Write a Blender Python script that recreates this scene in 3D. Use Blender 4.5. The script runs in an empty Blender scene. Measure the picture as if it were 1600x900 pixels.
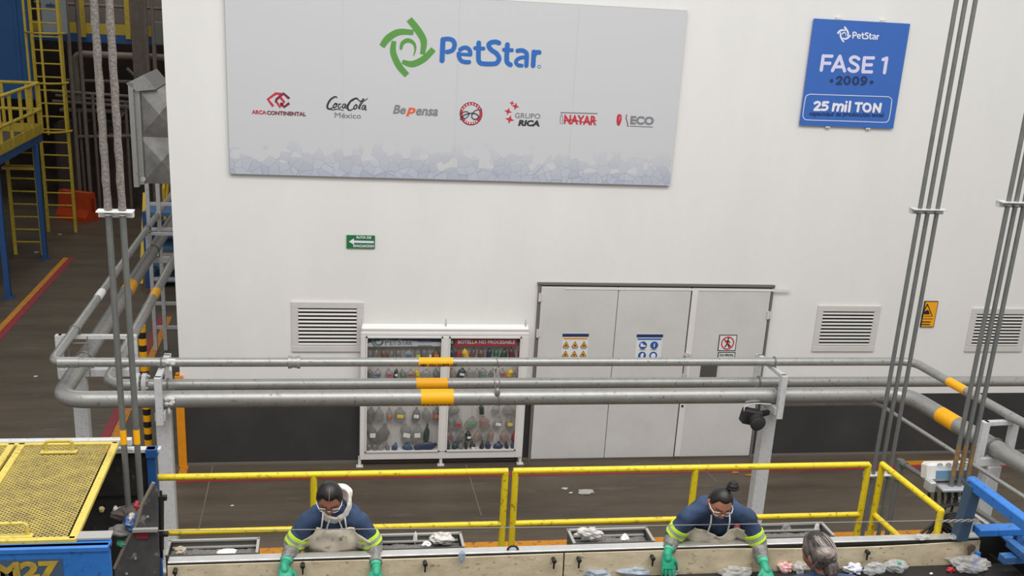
import bpy, bmesh, math, random
from mathutils import Vector, Matrix, noise
R = random.Random(7)
SC = bpy.context.scene
COL = SC.collection
V = Vector
PI = math.pi
# ------------------------------------------------------------------ camera
FPX, CX, CY = 1714.0, 800.0, 590.6
CAM = V((0, 0, 6.0))
YAW, PITCH, ROLL = -0.18074, 0.33439, -0.05642
def cam_axes():
    a, b, c = YAW, PITCH, ROLL
    rz = Matrix.Rotation(a, 3, 'Z')
    fwd = V((0, math.cos(b), -math.sin(b))); right = V((1, 0, 0)); down = V((0, -math.sin(b), -math.cos(b)))
    r2 = math.cos(c) * right + math.sin(c) * down
    d2 = -math.sin(c) * right + math.cos(c) * down
    return rz @ r2, rz @ d2, rz @ fwd
RX, DN, FW = cam_axes()
cam_data = bpy.data.cameras.new('camera'); cam = bpy.data.objects.new('camera', cam_data); COL.objects.link(cam)
m = Matrix.Identity(4)
for i in range(3):
    m[i][0] = RX[i]; m[i][1] = -DN[i]; m[i][2] = -FW[i]; m[i][3] = CAM[i]
cam.matrix_world = m
cam_data.sensor_width = 36.0; cam_data.lens = FPX / 1600 * 36; cam_data.shift_y = (CY - 450) / 1600
cam_data.clip_end = 200
SC.camera = cam
# ------------------------------------------------------------------ light and exposure
SC.view_settings.view_transform = 'Standard'; SC.view_settings.look = 'None'
SC.view_settings.gamma = 1.0; SC.view_settings.use_curve_mapping = False
SC.view_settings.exposure = 0.0
w = bpy.data.worlds.new('world'); SC.world = w; w.use_nodes = True
w.node_tree.nodes['Background'].inputs[0].default_value = (0.985, 0.995, 1.0, 1)
w.node_tree.nodes['Background'].inputs[1].default_value = 0.60
def area(name, loc, sx, sy, power, rot=(0, 0, 0), col=(1, .99, .965)):
    l = bpy.data.lights.new(name, 'AREA'); l.shape = 'RECTANGLE'; l.size = sx; l.size_y = sy; l.energy = power; l.color = col
    o = bpy.data.objects.new(name, l); COL.objects.link(o); o.location = loc; o.rotation_euler = rot
    return o
area('skylight_and_fill', (2, 5.5, 12.5), 16, 3.0, 1050)
area('skylight_and_fill', (2, 0.5, 12.5), 16, 3.0, 850, (0.35, 0, 0))
area('skylight_and_fill', (-5.2, 22, 9.2), 3.0, 9, 190)  # fill lamp below the slab, added to lift the dark back aisle
area('skylight_and_fill', (-5.2, 30.5, 9.2), 2.5, 3, 150)  # second added fill lamp, brightens the far plant
# ------------------------------------------------------------------ pixel ray helper: a point of the photo on a known plane
def ray(x, y):
    return RX * ((x - CX) / FPX) + DN * ((y - CY) / FPX) + FW
def at(x, y, Y=None, X=None, Z=None):
    r = ray(x, y)
    if Y is not None: t = (Y - CAM.y) / r.y
    elif X is not None: t = (X - CAM.x) / r.x
    else: t = (Z - CAM.z) / r.z
    return CAM + r * t
WY = 13.63
# ------------------------------------------------------------------ materials
def lin(c):
    out = []
    for v in c[:3]:
        v /= 255.0
        out.append(v / 12.92 if v <= .04045 else ((v + .055) / 1.055) ** 2.4)
    return tuple(out) + (1.0,)
MATS = {}
def mat(name, rgb, rough=.6, metal=0.0, var=0.0, scale=6.0, rgb2=None, dirt=0.0, dirt_rgb=(60, 52, 44), stretch=None, bump=0.0, alpha=1.0, spec=.5):
    if name in MATS: return MATS[name]
    mt = bpy.data.materials.new(name); mt.use_nodes = True; MATS[name] = mt
    nt = mt.node_tree; N = nt.nodes; L = nt.links
    p = N['Principled BSDF']
    p.inputs['Base Color'].default_value = lin(rgb); p.inputs['Roughness'].default_value = rough
    p.inputs['Metallic'].default_value = metal; p.inputs['Specular IOR Level'].default_value = spec
    if alpha < 1: p.inputs['Alpha'].default_value = alpha
    if var or dirt or bump or rgb2:
        tc = N.new('ShaderNodeTexCoord'); mp = N.new('ShaderNodeMapping')
        L.new(tc.outputs['Object'], mp.inputs[0])
        if stretch: mp.inputs['Scale'].default_value = stretch
        nz = N.new('ShaderNodeTexNoise'); nz.inputs['Scale'].default_value = scale; nz.inputs['Detail'].default_value = 6
        nz.inputs['Roughness'].default_value = .65
        L.new(mp.outputs[0], nz.inputs['Vector'])
        cr = N.new('ShaderNodeValToRGB')
        c1 = lin(rgb); c2 = lin(rgb2) if rgb2 else tuple(v * (1 - var) for v in c1[:3]) + (1,)
        cr.color_ramp.elements[0].position = .35; cr.color_ramp.elements[1].position = .68
        cr.color_ramp.elements[0].color = c2; cr.color_ramp.elements[1].color = c1
        L.new(nz.outputs['Fac'], cr.inputs[0]); out = cr.outputs[0]
        if dirt:
            n2 = N.new('ShaderNodeTexNoise'); n2.inputs['Scale'].default_value = scale * 3.1; n2.inputs['Detail'].default_value = 8
            L.new(mp.outputs[0], n2.inputs['Vector'])
            r2 = N.new('ShaderNodeValToRGB'); r2.color_ramp.elements[0].position = .62 - dirt * .2; r2.color_ramp.elements[1].position = .72
            L.new(n2.outputs['Fac'], r2.inputs[0])
            mx = N.new('ShaderNodeMix'); mx.data_type = 'RGBA'
            L.new(r2.outputs[0], mx.inputs[0]); L.new(out, mx.inputs[6]); mx.inputs[7].default_value = lin(dirt_rgb); out = mx.outputs[2]
        L.new(out, p.inputs['Base Color'])
        if bump:
            b = N.new('ShaderNodeBump'); b.inputs['Strength'].default_value = bump; b.inputs['Distance'].default_value = .02
            L.new(nz.outputs['Fac'], b.inputs['Height']); L.new(b.outputs[0], p.inputs['Normal'])
    return mt
def clear_mat(name, rgb, tr=.5, rough=.25):
    if name in MATS: return MATS[name]
    mt = bpy.data.materials.new(name); mt.use_nodes = True; MATS[name] = mt
    nt = mt.node_tree; N = nt.nodes; L = nt.links; p = N['Principled BSDF']
    p.inputs['Base Color'].default_value = lin(rgb); p.inputs['Roughness'].default_value = rough
    t = N.new('ShaderNodeBsdfTransparent'); mx = N.new('ShaderNodeMixShader'); mx.inputs[0].default_value = tr
    L.new(p.outputs[0], mx.inputs[1]); L.new(t.outputs[0], mx.inputs[2]); L.new(mx.outputs[0], N['Material Output'].inputs[0])
    return mt
# ------------------------------------------------------------------ geometry builder
class B:
    def __init__(s): s.v = []; s.f = []; s.m = []; s.mi = 0
    def add(s, vs, fs):
        o = len(s.v); s.v += [V(p) for p in vs]
        for f in fs: s.f.append([i + o for i in f]); s.m.append(s.mi)
        return s
    def box(s, c, d, rot=None, bev=0.0):
        c = V(c); hx, hy, hz = d[0] / 2, d[1] / 2, d[2] / 2
        b = min(bev, hx * .45, hy * .45, hz * .45)
        if b <= 0:
            vs = [V((x, y, z)) for x in (-hx, hx) for y in (-hy, hy) for z in (-hz, hz)]
            fs = [(0, 1, 3, 2), (4, 6, 7, 5), (0, 4, 5, 1), (2, 3, 7, 6), (0, 2, 6, 4), (1, 5, 7, 3)]
        else:
            bm = bmesh.new(); bmesh.ops.create_cube(bm, size=1)
            for q in bm.verts: q.co = V((q.co.x * 2 * hx, q.co.y * 2 * hy, q.co.z * 2 * hz))
            bmesh.ops.bevel(bm, geom=bm.edges[:], offset=b, segments=1, affect='EDGES')
            bm.verts.index_update(); vs = [q.co.copy() for q in bm.verts]; fs = [[q.index for q in f.verts] for f in bm.faces]; bm.free()
        if rot is not None: vs = [rot @ p for p in vs]
        return s.add([c + p for p in vs], fs)
    def bar(s, a, b, wd, ht, up=(0, 0, 1), bev=0.0):          # square bar from a to b
        a = V(a); b = V(b); d = b - a; L = d.length; d.normalize(); up = V(up)
        x = d.cross(up)
        if x.length < 1e-4: x = d.cross(V((0, 1, 0)))
        x.normalize(); z = x.cross(d)
        return s.box((a + b) / 2, (wd, L, ht), Matrix((x, d, z)).transposed(), bev)
    def tube(s, pts, r, n=14, cap=True, closed=False):
        pts = [V(p) for p in pts]; k = len(pts); rs = r if isinstance(r, (list, tuple)) else [r] * k
        rings = []; up = None
        for i in range(k):
            if closed: d = pts[(i + 1) % k] - pts[i - 1]
            else: d = pts[min(i + 1, k - 1)] - pts[max(i - 1, 0)]
            if d.length < 1e-9: d = V((0, 0, 1))
            d.normalize()
            if up is None:
                up = d.cross(V((0, 0, 1))) if abs(d.z) < .9 else d.cross(V((1, 0, 0)))
            up = (up - d * up.dot(d)); up.normalize(); w2 = d.cross(up)
            rings.append([pts[i] + (up * math.cos(2 * PI * j / n) + w2 * math.sin(2 * PI * j / n)) * rs[i] for j in range(n)])
        vs = [p for rg in rings for p in rg]; fs = []
        for i in range(k if closed else k - 1):
            i2 = (i + 1) % k
            for j in range(n):
                j2 = (j + 1) % n; fs.append((i * n + j, i * n + j2, i2 * n + j2, i2 * n + j))
        if cap and not closed:
            fs.append(tuple(range(n - 1, -1, -1))); fs.append(tuple((k - 1) * n + j for j in range(n)))
        return s.add(vs, fs)
    def cyl(s, a, b, r, n=16, r2=None): return s.tube([a, b], [r, r if r2 is None else r2], n)
    def capsule(s, a, b, r1, r2=None, n=14, h=4):
        a = V(a); b = V(b); r2 = r1 if r2 is None else r2; d = (b - a).normalized(); pts = []; rs = []
        for i in range(h + 1):
            t = PI / 2 * (1 - i / h); pts.append(a - d * r1 * math.sin(t)); rs.append(max(r1 * math.cos(t), r1 * .05))
        for i in range(h + 1):
            t = PI / 2 * i / h; pts.append(b + d * r2 * math.sin(t)); rs.append(max(r2 * math.cos(t), r2 * .05))
        return s.tube(pts, rs, n)
    def ell(s, c, rx, ry, rz, n=16, k=10, rot=None):
        c = V(c); vs = []; fs = []
        for i in range(k + 1):
            t = PI * i / k
            for j in range(n):
                a = 2 * PI * j / n
                p = V((rx * max(math.sin(t), .02) * math.cos(a), ry * max(math.sin(t), .02) * math.sin(a), rz * math.cos(t)))
                vs.append(c + (rot @ p if rot is not None else p))
        for i in range(k):
            for j in range(n):
                j2 = (j + 1) % n; fs.append((i * n + j, (i + 1) * n + j, (i + 1) * n + j2, i * n + j2))
        fs.append(tuple(range(n))); fs.append(tuple(k * n + j for j in range(n - 1, -1, -1)))
        return s.add(vs, fs)
    def loft(s, rings, n=24):                                  # rings: (centre, u vector, v vector)
        vs = []; fs = []
        for c, u, v in rings:
            for j in range(n):
                a = 2 * PI * j / n; vs.append(V(c) + V(u) * math.cos(a) + V(v) * math.sin(a))
        for i in range(len(rings) - 1):
            for j in range(n):
                j2 = (j + 1) % n; fs.append((i * n + j, i * n + j2, (i + 1) * n + j2, (i + 1) * n + j))
        fs.append(tuple(range(n - 1, -1, -1))); k = len(rings) - 1; fs.append(tuple(k * n + j for j in range(n)))
        return s.add(vs, fs)
    def prism(s, pts, n):                                      # flat outline pushed along n
        pts = [V(p) for p in pts]; k = len(pts); n = V(n)
        vs = pts + [p + n for p in pts]
        fs = [tuple(range(k)), tuple(range(2 * k - 1, k - 1, -1))] + [(i, (i + 1) % k, (i + 1) % k + k, i + k) for i in range(k)]
        return s.add(vs, fs)
    def strip(s, A, Bp, n):                                    # ribbon between two edges, pushed along n
        k = len(A); n = V(n); vs = [V(p) for p in A] + [V(p) for p in Bp] + [V(p) + n for p in A] + [V(p) + n for p in Bp]; fs = []
        for i in range(k - 1):
            fs += [(i, i + 1, k + i + 1, k + i), (2 * k + i, 3 * k + i, 3 * k + i + 1, 2 * k + i + 1), (i, 2 * k + i, 2 * k + i + 1, i + 1), (k + i, k + i + 1, 3 * k + i + 1, 3 * k + i)]
        fs += [(0, k, 3 * k, 2 * k), (k - 1, 3 * k - 1, 4 * k - 1, 2 * k - 1)]
        return s.add(vs, fs)
    def obj(s, name, mats, parent=None, smooth=False, keep=False):
        me = bpy.data.meshes.new(name); off = wloc(parent)
        me.from_pydata([p - off for p in s.v], [], s.f)
        for q in (mats if isinstance(mats, (list, tuple)) else [mats]): me.materials.append(q)
        for i, p in enumerate(me.polygons): p.material_index = s.m[i]; p.use_smooth = bool(smooth)
        if not keep:
            bm = bmesh.new(); bm.from_mesh(me); bmesh.ops.recalc_face_normals(bm, faces=bm.faces[:]); bm.to_mesh(me); bm.free()
        if smooth and smooth != 'all':
            try: me.set_sharp_from_angle(angle=math.radians(40))
            except Exception: pass
        o = bpy.data.objects.new(name, me); COL.objects.link(o)
        if parent: o.parent = parent
        return o
def wloc(o):
    t = V((0, 0, 0))
    while o is not None: t = t + o.location; o = o.parent
    return t
def tag(o, label=None, cat=None, group=None, kind=None):
    if label: o['label'] = label
    if cat: o['category'] = cat
    if group: o['group'] = group
    if kind: o['kind'] = kind
    return o
def thing(name, label, cat, loc, group=None):
    o = bpy.data.objects.new(name, None); o.empty_display_size = .1; COL.objects.link(o); o.location = loc
    return tag(o, label, cat, group)
def struct(name, b, m_, smooth=False):
    return tag(b.obj(name, m_, None, smooth), kind='structure')
def fillet(pts, r, n=8):
    pts = [V(p) for p in pts]; out = [pts[0]]
    for i in range(1, len(pts) - 1):
        a = (pts[i - 1] - pts[i]); b = (pts[i + 1] - pts[i]); ra = min(r, a.length * .49, b.length * .49)
        a.normalize(); b.normalize(); p0 = pts[i] + a * ra; p2 = pts[i] + b * ra
        for k in range(n + 1):
            t = k / n; out.append(p0 * (1 - t) ** 2 + pts[i] * 2 * t * (1 - t) * 1.0 + p2 * t * t)
    out.append(pts[-1]); return out
def smooth_path(pts, n=6):
    pts = [V(p) if len(p) == 3 else V((p[0], p[1], 0)) for p in pts]; out = []
    for i in range(len(pts) - 1):
        p0 = pts[max(i - 1, 0)]; p1 = pts[i]; p2 = pts[i + 1]; p3 = pts[min(i + 2, len(pts) - 1)]
        for k in range(n):
            t = k / n
            out.append(.5 * ((2 * p1) + (p2 - p0) * t + (2 * p0 - 5 * p1 + 4 * p2 - p3) * t * t + (3 * p1 - p0 - 3 * p2 + p3) * t ** 3))
    out.append(pts[-1]); return out
def remeshed(b, voxel, smooth_it=4, noise_amp=0.0, noise_scale=8.0, seed=0.0):
    me = bpy.data.meshes.new('tmp'); me.from_pydata(b.v, [], b.f)
    bm = bmesh.new(); bm.from_mesh(me); bmesh.ops.recalc_face_normals(bm, faces=bm.faces[:]); bm.to_mesh(me); bm.free()
    o = bpy.data.objects.new('tmp', me); COL.objects.link(o)
    md = o.modifiers.new('r', 'REMESH'); md.mode = 'VOXEL'; md.voxel_size = voxel; md.adaptivity = 0
    if smooth_it:
        sm = o.modifiers.new('s', 'SMOOTH'); sm.factor = .5; sm.iterations = smooth_it
    dg = bpy.context.evaluated_depsgraph_get(); dg.update()
    m2 = bpy.data.meshes.new_from_object(o.evaluated_get(dg))
    bpy.data.objects.remove(o); bpy.data.meshes.remove(me)
    nb = B(); nb.v = [v.co.copy() for v in m2.vertices]
    if noise_amp:
        for i, v in enumerate(m2.vertices):
            q = v.co * noise_scale + V((seed, seed * .7, 0))
            d = noise.noise(q) + .5 * noise.noise(q * 2.3)
            nb.v[i] = v.co + v.normal * d * noise_amp
    nb.f = [list(p.vertices) for p in m2.polygons]; nb.m = [0] * len(nb.f)
    bpy.data.meshes.remove(m2); return nb
# ------------------------------------------------------------------ lettering
def glyphs(s, bold=0.0, shear=0.0, space=1.0, res=3):
    cu = bpy.data.curves.new('t', 'FONT'); cu.body = s; cu.size = 1; cu.shear = shear; cu.offset = bold; cu.space_character = space
    cu.resolution_u = res; cu.extrude = .02; cu.fill_mode = 'BOTH'
    o = bpy.data.objects.new('t', cu); COL.objects.link(o)
    dg = bpy.context.evaluated_depsgraph_get(); dg.update()
    me = bpy.data.meshes.new_from_object(o.evaluated_get(dg))
    vs = [v.co.copy() for v in me.vertices]; fs = [list(p.vertices) for p in me.polygons]
    bpy.data.objects.remove(o); bpy.data.curves.remove(cu); bpy.data.meshes.remove(me)
    return vs, fs
def text(b, s, O, U, Vv, N, thick=.004, bold=0.0, shear=0.0, space=1.0):   # ink box fits O + U (width), Vv (height)
    vs, fs = glyphs(s, bold, shear, space)
    x0 = min(p.x for p in vs); x1 = max(p.x for p in vs); y0 = min(p.y for p in vs); y1 = max(p.y for p in vs)
    O = V(O); U = V(U); Vv = V(Vv); N = V(N)
    b.add([O + U * ((p.x - x0) / (x1 - x0)) + Vv * ((p.y - y0) / (y1 - y0)) + N * (thick * (1 if p.z > 0 else 0)) for p in vs], fs)
    return b
def ptext(b, s, bl, br, tl, Y, **k):                        # lettering on a wall-parallel plane at depth Y
    p0 = at(*bl, Y=Y); p1 = at(*br, Y=Y); p2 = at(*tl, Y=Y)
    zz = (p0.z + p1.z) / 2; x0 = (p0.x)
    return text(b, s, (x0, Y, zz), (p1.x - p0.x, 0, 0), (0, 0, p2.z - p0.z), (0, -1, 0), **k)
def ppoly(b, px, Y, t=.003):
    return b.prism([at(x, y, Y=Y) for x, y in px], (0, -t, 0))
def pribbon(b, px, wd, Y, t=.003, n=6):                      # brush stroke: px points, widths in px
    pts = smooth_path(px, n); k = len(pts); A = []; C_ = []
    for i, p in enumerate(pts):
        d = (pts[min(i + 1, k - 1)] - pts[max(i - 1, 0)]); d.normalize(); nn = V((-d.y, d.x, 0))
        u = i / (k - 1) * (len(wd) - 1); j = min(int(u), len(wd) - 2) if len(wd) > 1 else 0
        ww = wd[j] + (wd[min(j + 1, len(wd) - 1)] - wd[j]) * (u - j)
        A.append(at(*(p + nn * ww / 2)[:2], Y=Y)); C_.append(at(*(p - nn * ww / 2)[:2], Y=Y))
    return b.strip(A, C_, (0, -t, 0))
def ring_px(cx, cy, rx, ry, n=28): return [(cx + rx * math.cos(2 * PI * i / n), cy + ry * math.sin(2 * PI * i / n)) for i in range(n)]

_ps = [0]
def pstroke(b, px, w_, Y, n=5, t=.003):                      # rounded marker stroke given in photo pixels
    _ps[0] += 1; t = t + .0003 * (_ps[0] % 7)
    pribbon(b, px, [w_], Y, t, n if len(px) > 2 else 1)
    for q in (px[0], px[-1]):
        rr_ = (at(q[0] + w_ / 2, q[1], Y=Y) - at(q[0] - w_ / 2, q[1], Y=Y)).length / 2; c = at(*q, Y=Y); b.cyl(c, c + V((0, -t + .00012 + .00005 * (q is px[0]), 0)), rr_, 12)
PET = [([(108, 150), (95, 440)], 70), ([(108, 145), (190, 140), (250, 165), (270, 225), (245, 290), (195, 315), (165, 320)], 62), ([(332, 350), (490, 360)], 46), ([(487, 355), (480, 300), (440, 264), (390, 264), (348, 288)], 58), ([(326, 345), (335, 400), (370, 447), (430, 462), (470, 460)], 58),
       ([(605, 195), (600, 400), (615, 460), (660, 483), (820, 485), (870, 455), (887, 405), (850, 340), (790, 300), (750, 255), (745, 215), (780, 188), (840, 180), (885, 195)], 64), ([(555, 268), (670, 274)], 54), ([(1003, 220), (993, 420), (1008, 475), (1045, 498)], 66), ([(955, 290), (1065, 296)], 54),
       ([(1145, 305), (1195, 298), (1245, 315), (1272, 360), (1265, 510)], 60), ([(1250, 395), (1190, 400), (1140, 425), (1122, 465), (1150, 503), (1200, 510)], 52), ([(1370, 320), (1360, 510)], 64), ([(1372, 375), (1402, 328), (1445, 326)], 62)]
# ------------------------------------------------------------------ materials of the place
def wall_material():
    mt = mat('wall_paint', (233, 231, 228), .75, var=.05, scale=1.3, stretch=(1, 1, .35), bump=.05)
    nt = mt.node_tree; N = nt.nodes; L = nt.links; p = N['Principled BSDF']
    src = p.inputs['Base Color'].links[0].from_socket
    ge = N.new('ShaderNodeNewGeometry'); sx = N.new('ShaderNodeSeparateXYZ'); L.new(ge.outputs['Position'], sx.inputs[0])
    gt = N.new('ShaderNodeMath'); gt.operation = 'GREATER_THAN'; gt.inputs[1].default_value = .93; L.new(sx.outputs['Z'], gt.inputs[0])
    nz = N.new('ShaderNodeTexNoise'); nz.inputs['Scale'].default_value = 1.1; nz.inputs['Detail'].default_value = 7
    cr = N.new('ShaderNodeValToRGB'); cr.color_ramp.elements[0].color = lin((50, 49, 49)); cr.color_ramp.elements[1].color = lin((64, 62, 61))
    cr.color_ramp.elements[0].position = .4; cr.color_ramp.elements[1].position = .7
    L.new(ge.outputs['Position'], nz.inputs['Vector']); L.new(nz.outputs['Fac'], cr.inputs[0])
    mx = N.new('ShaderNodeMix'); mx.data_type = 'RGBA'; L.new(gt.outputs[0], mx.inputs[0]); L.new(cr.outputs[0], mx.inputs[6]); L.new(src, mx.inputs[7])
    L.new(mx.outputs[2], p.inputs['Base Color'])
    return mt
M_wall = wall_material()
def floor_material():
    mt = mat('floor_concrete', (102, 91, 77), .5, rgb2=(82, 73, 62), scale=1.6, stretch=(.35, 1.6, 1), dirt=.12, dirt_rgb=(104, 96, 88), spec=.3)
    return mt
M_floor = floor_material()
def worn(name, rgb, wear, rgb2=(88, 80, 73), scale=5.0):
    return mat(name, rgb, .6, var=.15, scale=scale, dirt=wear, dirt_rgb=rgb2)
M_red_line = worn('red_floor_paint', (160, 48, 58), .35)
M_yel_line = worn('yellow_floor_paint', (214, 140, 30), .35)
M_galv = mat('painted_grey_pipe', (168, 167, 163), .4, .5, var=.12, scale=9, dirt=.06, dirt_rgb=(120, 116, 110))
M_post = mat('white_grey_steel', (202, 202, 202), .5, 0, var=.1, scale=14, dirt=.2, dirt_rgb=(150, 146, 140))
M_conduit = mat('galvanised_conduit', (118, 119, 116), .5, .3, var=.18, scale=12)
M_dustconduit = mat('dusty_conduit', (150, 142, 136), .95, 0, rgb2=(112, 105, 99), scale=60, bump=.8)
M_yellow = mat('yellow_rail_paint', (228, 200, 34), .4, 0, var=.08, scale=10, dirt=.2, dirt_rgb=(150, 120, 30))
M_band = mat('amber_band', (250, 178, 8), .45)
M_blacktxt = mat('black_print', (30, 28, 27), .6)
M_dark = mat('black_steel', (34, 32, 31), .55, 0, var=.3, scale=10)
M_gap = mat('dark_gap', (30, 28, 26), .9)
M_blue = mat('blue_steel_paint', (44, 116, 196), .42, 0, var=.14, scale=8, dirt=.12, dirt_rgb=(40, 80, 120))
M_bluedk = mat('blue_cladding', (38, 96, 156), .6, 0, var=.2, scale=2)
M_steel = mat('worn_stainless', (222, 206, 176), .45, .12, rgb2=(196, 180, 150), scale=7, dirt=.06, dirt_rgb=(150, 132, 106), stretch=(1, 1, 2))
M_steelb = mat('bright_stainless', (205, 204, 202), .3, .5, var=.12, scale=12)
M_white = mat('white_enamel', (226, 223, 219), .5, 0, var=.05, scale=8)
M_door = mat('door_paint', (212, 211, 209), .5, 0, rgb2=(202, 199, 195), scale=1.4)
M_vent = mat('vent_aluminium', (214, 211, 206), .5, .05, var=.05, scale=8)
M_banner = None
# ------------------------------------------------------------------ structure
struct('floor', B().box((0, 18, -.1), (40, 44, .2)), M_floor)
X0 = -1.79
b = B(); b.box((X0 + 8, WY + .15, 5.0), (16, .3, 10.0)); struct('wall_front', b, M_wall)
b = B(); b.box((X0 + .15, WY + .3 + 11.2, 5.0), (.3, 22.4, 10.0)); struct('wall_side', b, M_wall)
M_brown = mat('sooty_wall', (64, 52, 46), .9, 0, rgb2=(46, 38, 34), scale=1.5)
struct('wall_back', B().box((-8, 36.2, 5), (13, .3, 10)), M_brown)
struct('shade_wall_left', B().box((-14.2, 28, 5), (.3, 16.5, 10)), M_brown)  # out-of-view wall, added so the back aisle falls dark
b = B(); b.box((-8.0, 27.0, 9.6), (12.6, 18.6, .25)); struct('shade_ceiling', b, M_brown)  # unseen slab, added to keep daylight off the back aisle
def stripe(name, pts, mt, z=.004):
    b = B(); n = len(pts) // 2; b.prism([(p[0], p[1], .001) for p in pts], (0, 0, z)); return struct(name, b, mt)
stripe('trim_1', [(-1.9, 13.08), (14, 13.08), (14, 13.19), (-1.9, 13.19)], M_red_line)
stripe('trim_2', [(8.2, 13.20), (14, 13.20), (14, 13.34), (8.2, 13.34)], M_yel_line)
stripe('trim_3', [(-1.6, 11.13), (8.6, 11.10), (8.6, 11.24), (-1.6, 11.27)], M_yel_line)
stripe('trim_4', [(4.2, 11.45), (5.9, 11.43), (5.9, 11.53), (4.2, 11.55)], M_red_line)
stripe('trim_5', [(-1.83, 13.2), (-1.73, 13.2), (-1.73, 13.6), (-1.83, 13.6)], M_yel_line)
stripe('trim_6', [(-3.0, 14.0), (-2.88, 14.0), (-2.9, 20.5), (-3.02, 20.5)], M_red_line)
stripe('trim_7', [(-2.87, 14.0), (-2.75, 14.0), (-2.78, 20.5), (-2.89, 20.5)], M_yel_line)
stripe('trim_8', [(-5.66, 16.5), (-5.55, 16.5), (-5.55, 25.1), (-5.66, 25.1)], M_yel_line)
stripe('trim_9', [(-5.54, 16.5), (-5.42, 16.5), (-5.42, 25.1), (-5.54, 25.1)], M_red_line)
b = B(); b.box((X0 - .01, WY - .02, .62), (.1, .07, 1.24)); b.box((X0 - .035, WY + .05, .62), (.05, .14, 1.24)); struct('trim_10', b, mat('orange_guard', (236, 150, 18), .5, var=.15, scale=7))
b = B(); b.box((6.2, WY - .012, .012), (15.9, .05, .03)); struct('baseboard_front', b, mat('pale_grout', (112, 104, 96), .8))
# thin pale scratches and joints of the floor
M_joint = mat('floor_joint', (118, 110, 102), .9)
for i, (p, q) in enumerate([((333, 726), (311, 826)), ((728, 726), (752, 806)), ((1090, 722), (1120, 754)), ((1000, 724), (985, 728))]):
    a = at(*p, Z=0); c = at(*q, Z=0); d = (c - a).normalized(); n = V((-d.y, d.x, 0)) * .008
    stripe('trim_%d' % (11 + i), [a - n, c - n, c + n, a + n], M_joint, .003)
# work platform that carries the sorters, hidden from here by the conveyor
b = B(); b.box((1.7, 7.0, 1.57), (6.4, 1.1, .06)); b.box((2.2, 4.75, 1.57), (5, .8, .06))
for x in (-1.3, 1.7, 4.7): b.box((x, 7.45, .77), (.1, .1, 1.54)); b.box((x, 4.6, .77), (.1, .1, 1.54))
struct('trim_20', b, mat('deck_steel', (96, 94, 90), .6, .3))
# ------------------------------------------------------------------ wall vents
def vent(label, l, r, t, bt):
    """l/r/t/bt: wall coordinates of the outer frame"""
    root = thing('wall_vent', label, 'vent', ((l + r) / 2, WY, bt), 'louvred vents in the white wall')
    fw = .085; f = B(); y = WY - .0125
    f.box(((l + r) / 2, y, t - fw / 2), (r - l, .03, fw), bev=.006); f.box(((l + r) / 2, y, bt + fw / 2), (r - l, .03, fw), bev=.006)
    f.box((l + fw / 2, y, (t + bt) / 2), (fw, .028, t - bt - 2 * fw), bev=.006); f.box((r - fw / 2, y, (t + bt) / 2), (fw, .028, t - bt - 2 * fw), bev=.006)
    f.obj('frame', M_vent, root)
    g = B(); g.box(((l + r) / 2, WY - .003, (t + bt) / 2), (r - l - 2 * fw, .006, t - bt - 2 * fw)); g.obj('backing', M_gap, root)
    s = B(); n = 10; h = (t - bt - 2 * fw) / n
    for i in range(n):
        z = bt + fw + h * (i + .42)
        s.box(((l + r) / 2, WY - .016, z), (r - l - 2 * fw, .004, h * .5), Matrix.Rotation(-.45, 3, 'X'))
    s.obj('louvre', M_vent, root)
def wx(x, y): p = at(x, y, Y=WY); return p.x, p.z
vent('grey louvred vent on the white wall left of the bottle display case', wx(455, 471)[0], wx(568, 471)[0], wx(455, 470.7)[1], wx(455, 549)[1])
vent('grey louvred vent on the white wall right of the grey doors', wx(1278, 477)[0], wx(1376, 477)[0], wx(1278, 476.7)[1], wx(1267.5, 548.7)[1])
vent('louvred vent at the right edge behind three conduits, right of the yellow warning sign', wx(1519, 481)[0], wx(1519, 481)[0] + .9, wx(1519, 481)[1], wx(1505, 549)[1])
# ------------------------------------------------------------------ doors
dl, dr, dt = 2.775, 5.995, 2.49
door = B(); door.box(((dl + dr) / 2, WY - .004, dt / 2), (dr - dl, .016, dt)); door = struct('door_1', door, M_gap)
def leaf(x0, x1, nm='leaf'):
    l = B(); l.box(((x0 + x1) / 2, WY - .03, dt / 2 - .005), (x1 - x0, .04, dt - .05), bev=.006); return l.obj(nm, M_door, door)
xs1, xs2 = at(964, 600, Y=WY).x - .06, at(1080, 450, Y=WY).x
xs1 = at(966, 447, Y=WY).x
leaf(dl + .03, xs1 - .006); leaf(xs1 + .002, xs2 - .008); leaf(xs2 + .012, dr - .03)
f = B()
f.box(((dl + dr) / 2, WY - .018, dt + .006), (dr - dl + .04, .06, .03)); f.box((dl + .008, WY - .018, dt / 2), (.03, .06, dt)); f.box((dr - .008, WY - .018, dt / 2), (.03, .06, dt))
f.obj('frame', mat('door_frame_grey', (110, 106, 102), .6), door)
f = B(); f.box((xs2 + .045, WY - .056, dt / 2), (.085, .012, dt - .06), bev=.004); f.obj('astragal', M_white, door)
f = B(); f.box((dl + 1.9, WY - .054, dt - .045), (dr - dl - .1, .008, .03)); f.obj('top_strip', M_white, door)
for (x, z) in [(dl + .01, 2.32), (dl + .01, 1.83), (dl + .01, 1.12), (dr - .035, 2.1), (dr - .02, 1.05)]:
    h = B(); h.cyl((x, WY - .065, z - .055), (x, WY - .065, z + .055), .016, 10); h.box((x + .02, WY - .055, z), (.05, .008, .1)); h.obj('hinge', M_vent, door)
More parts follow.
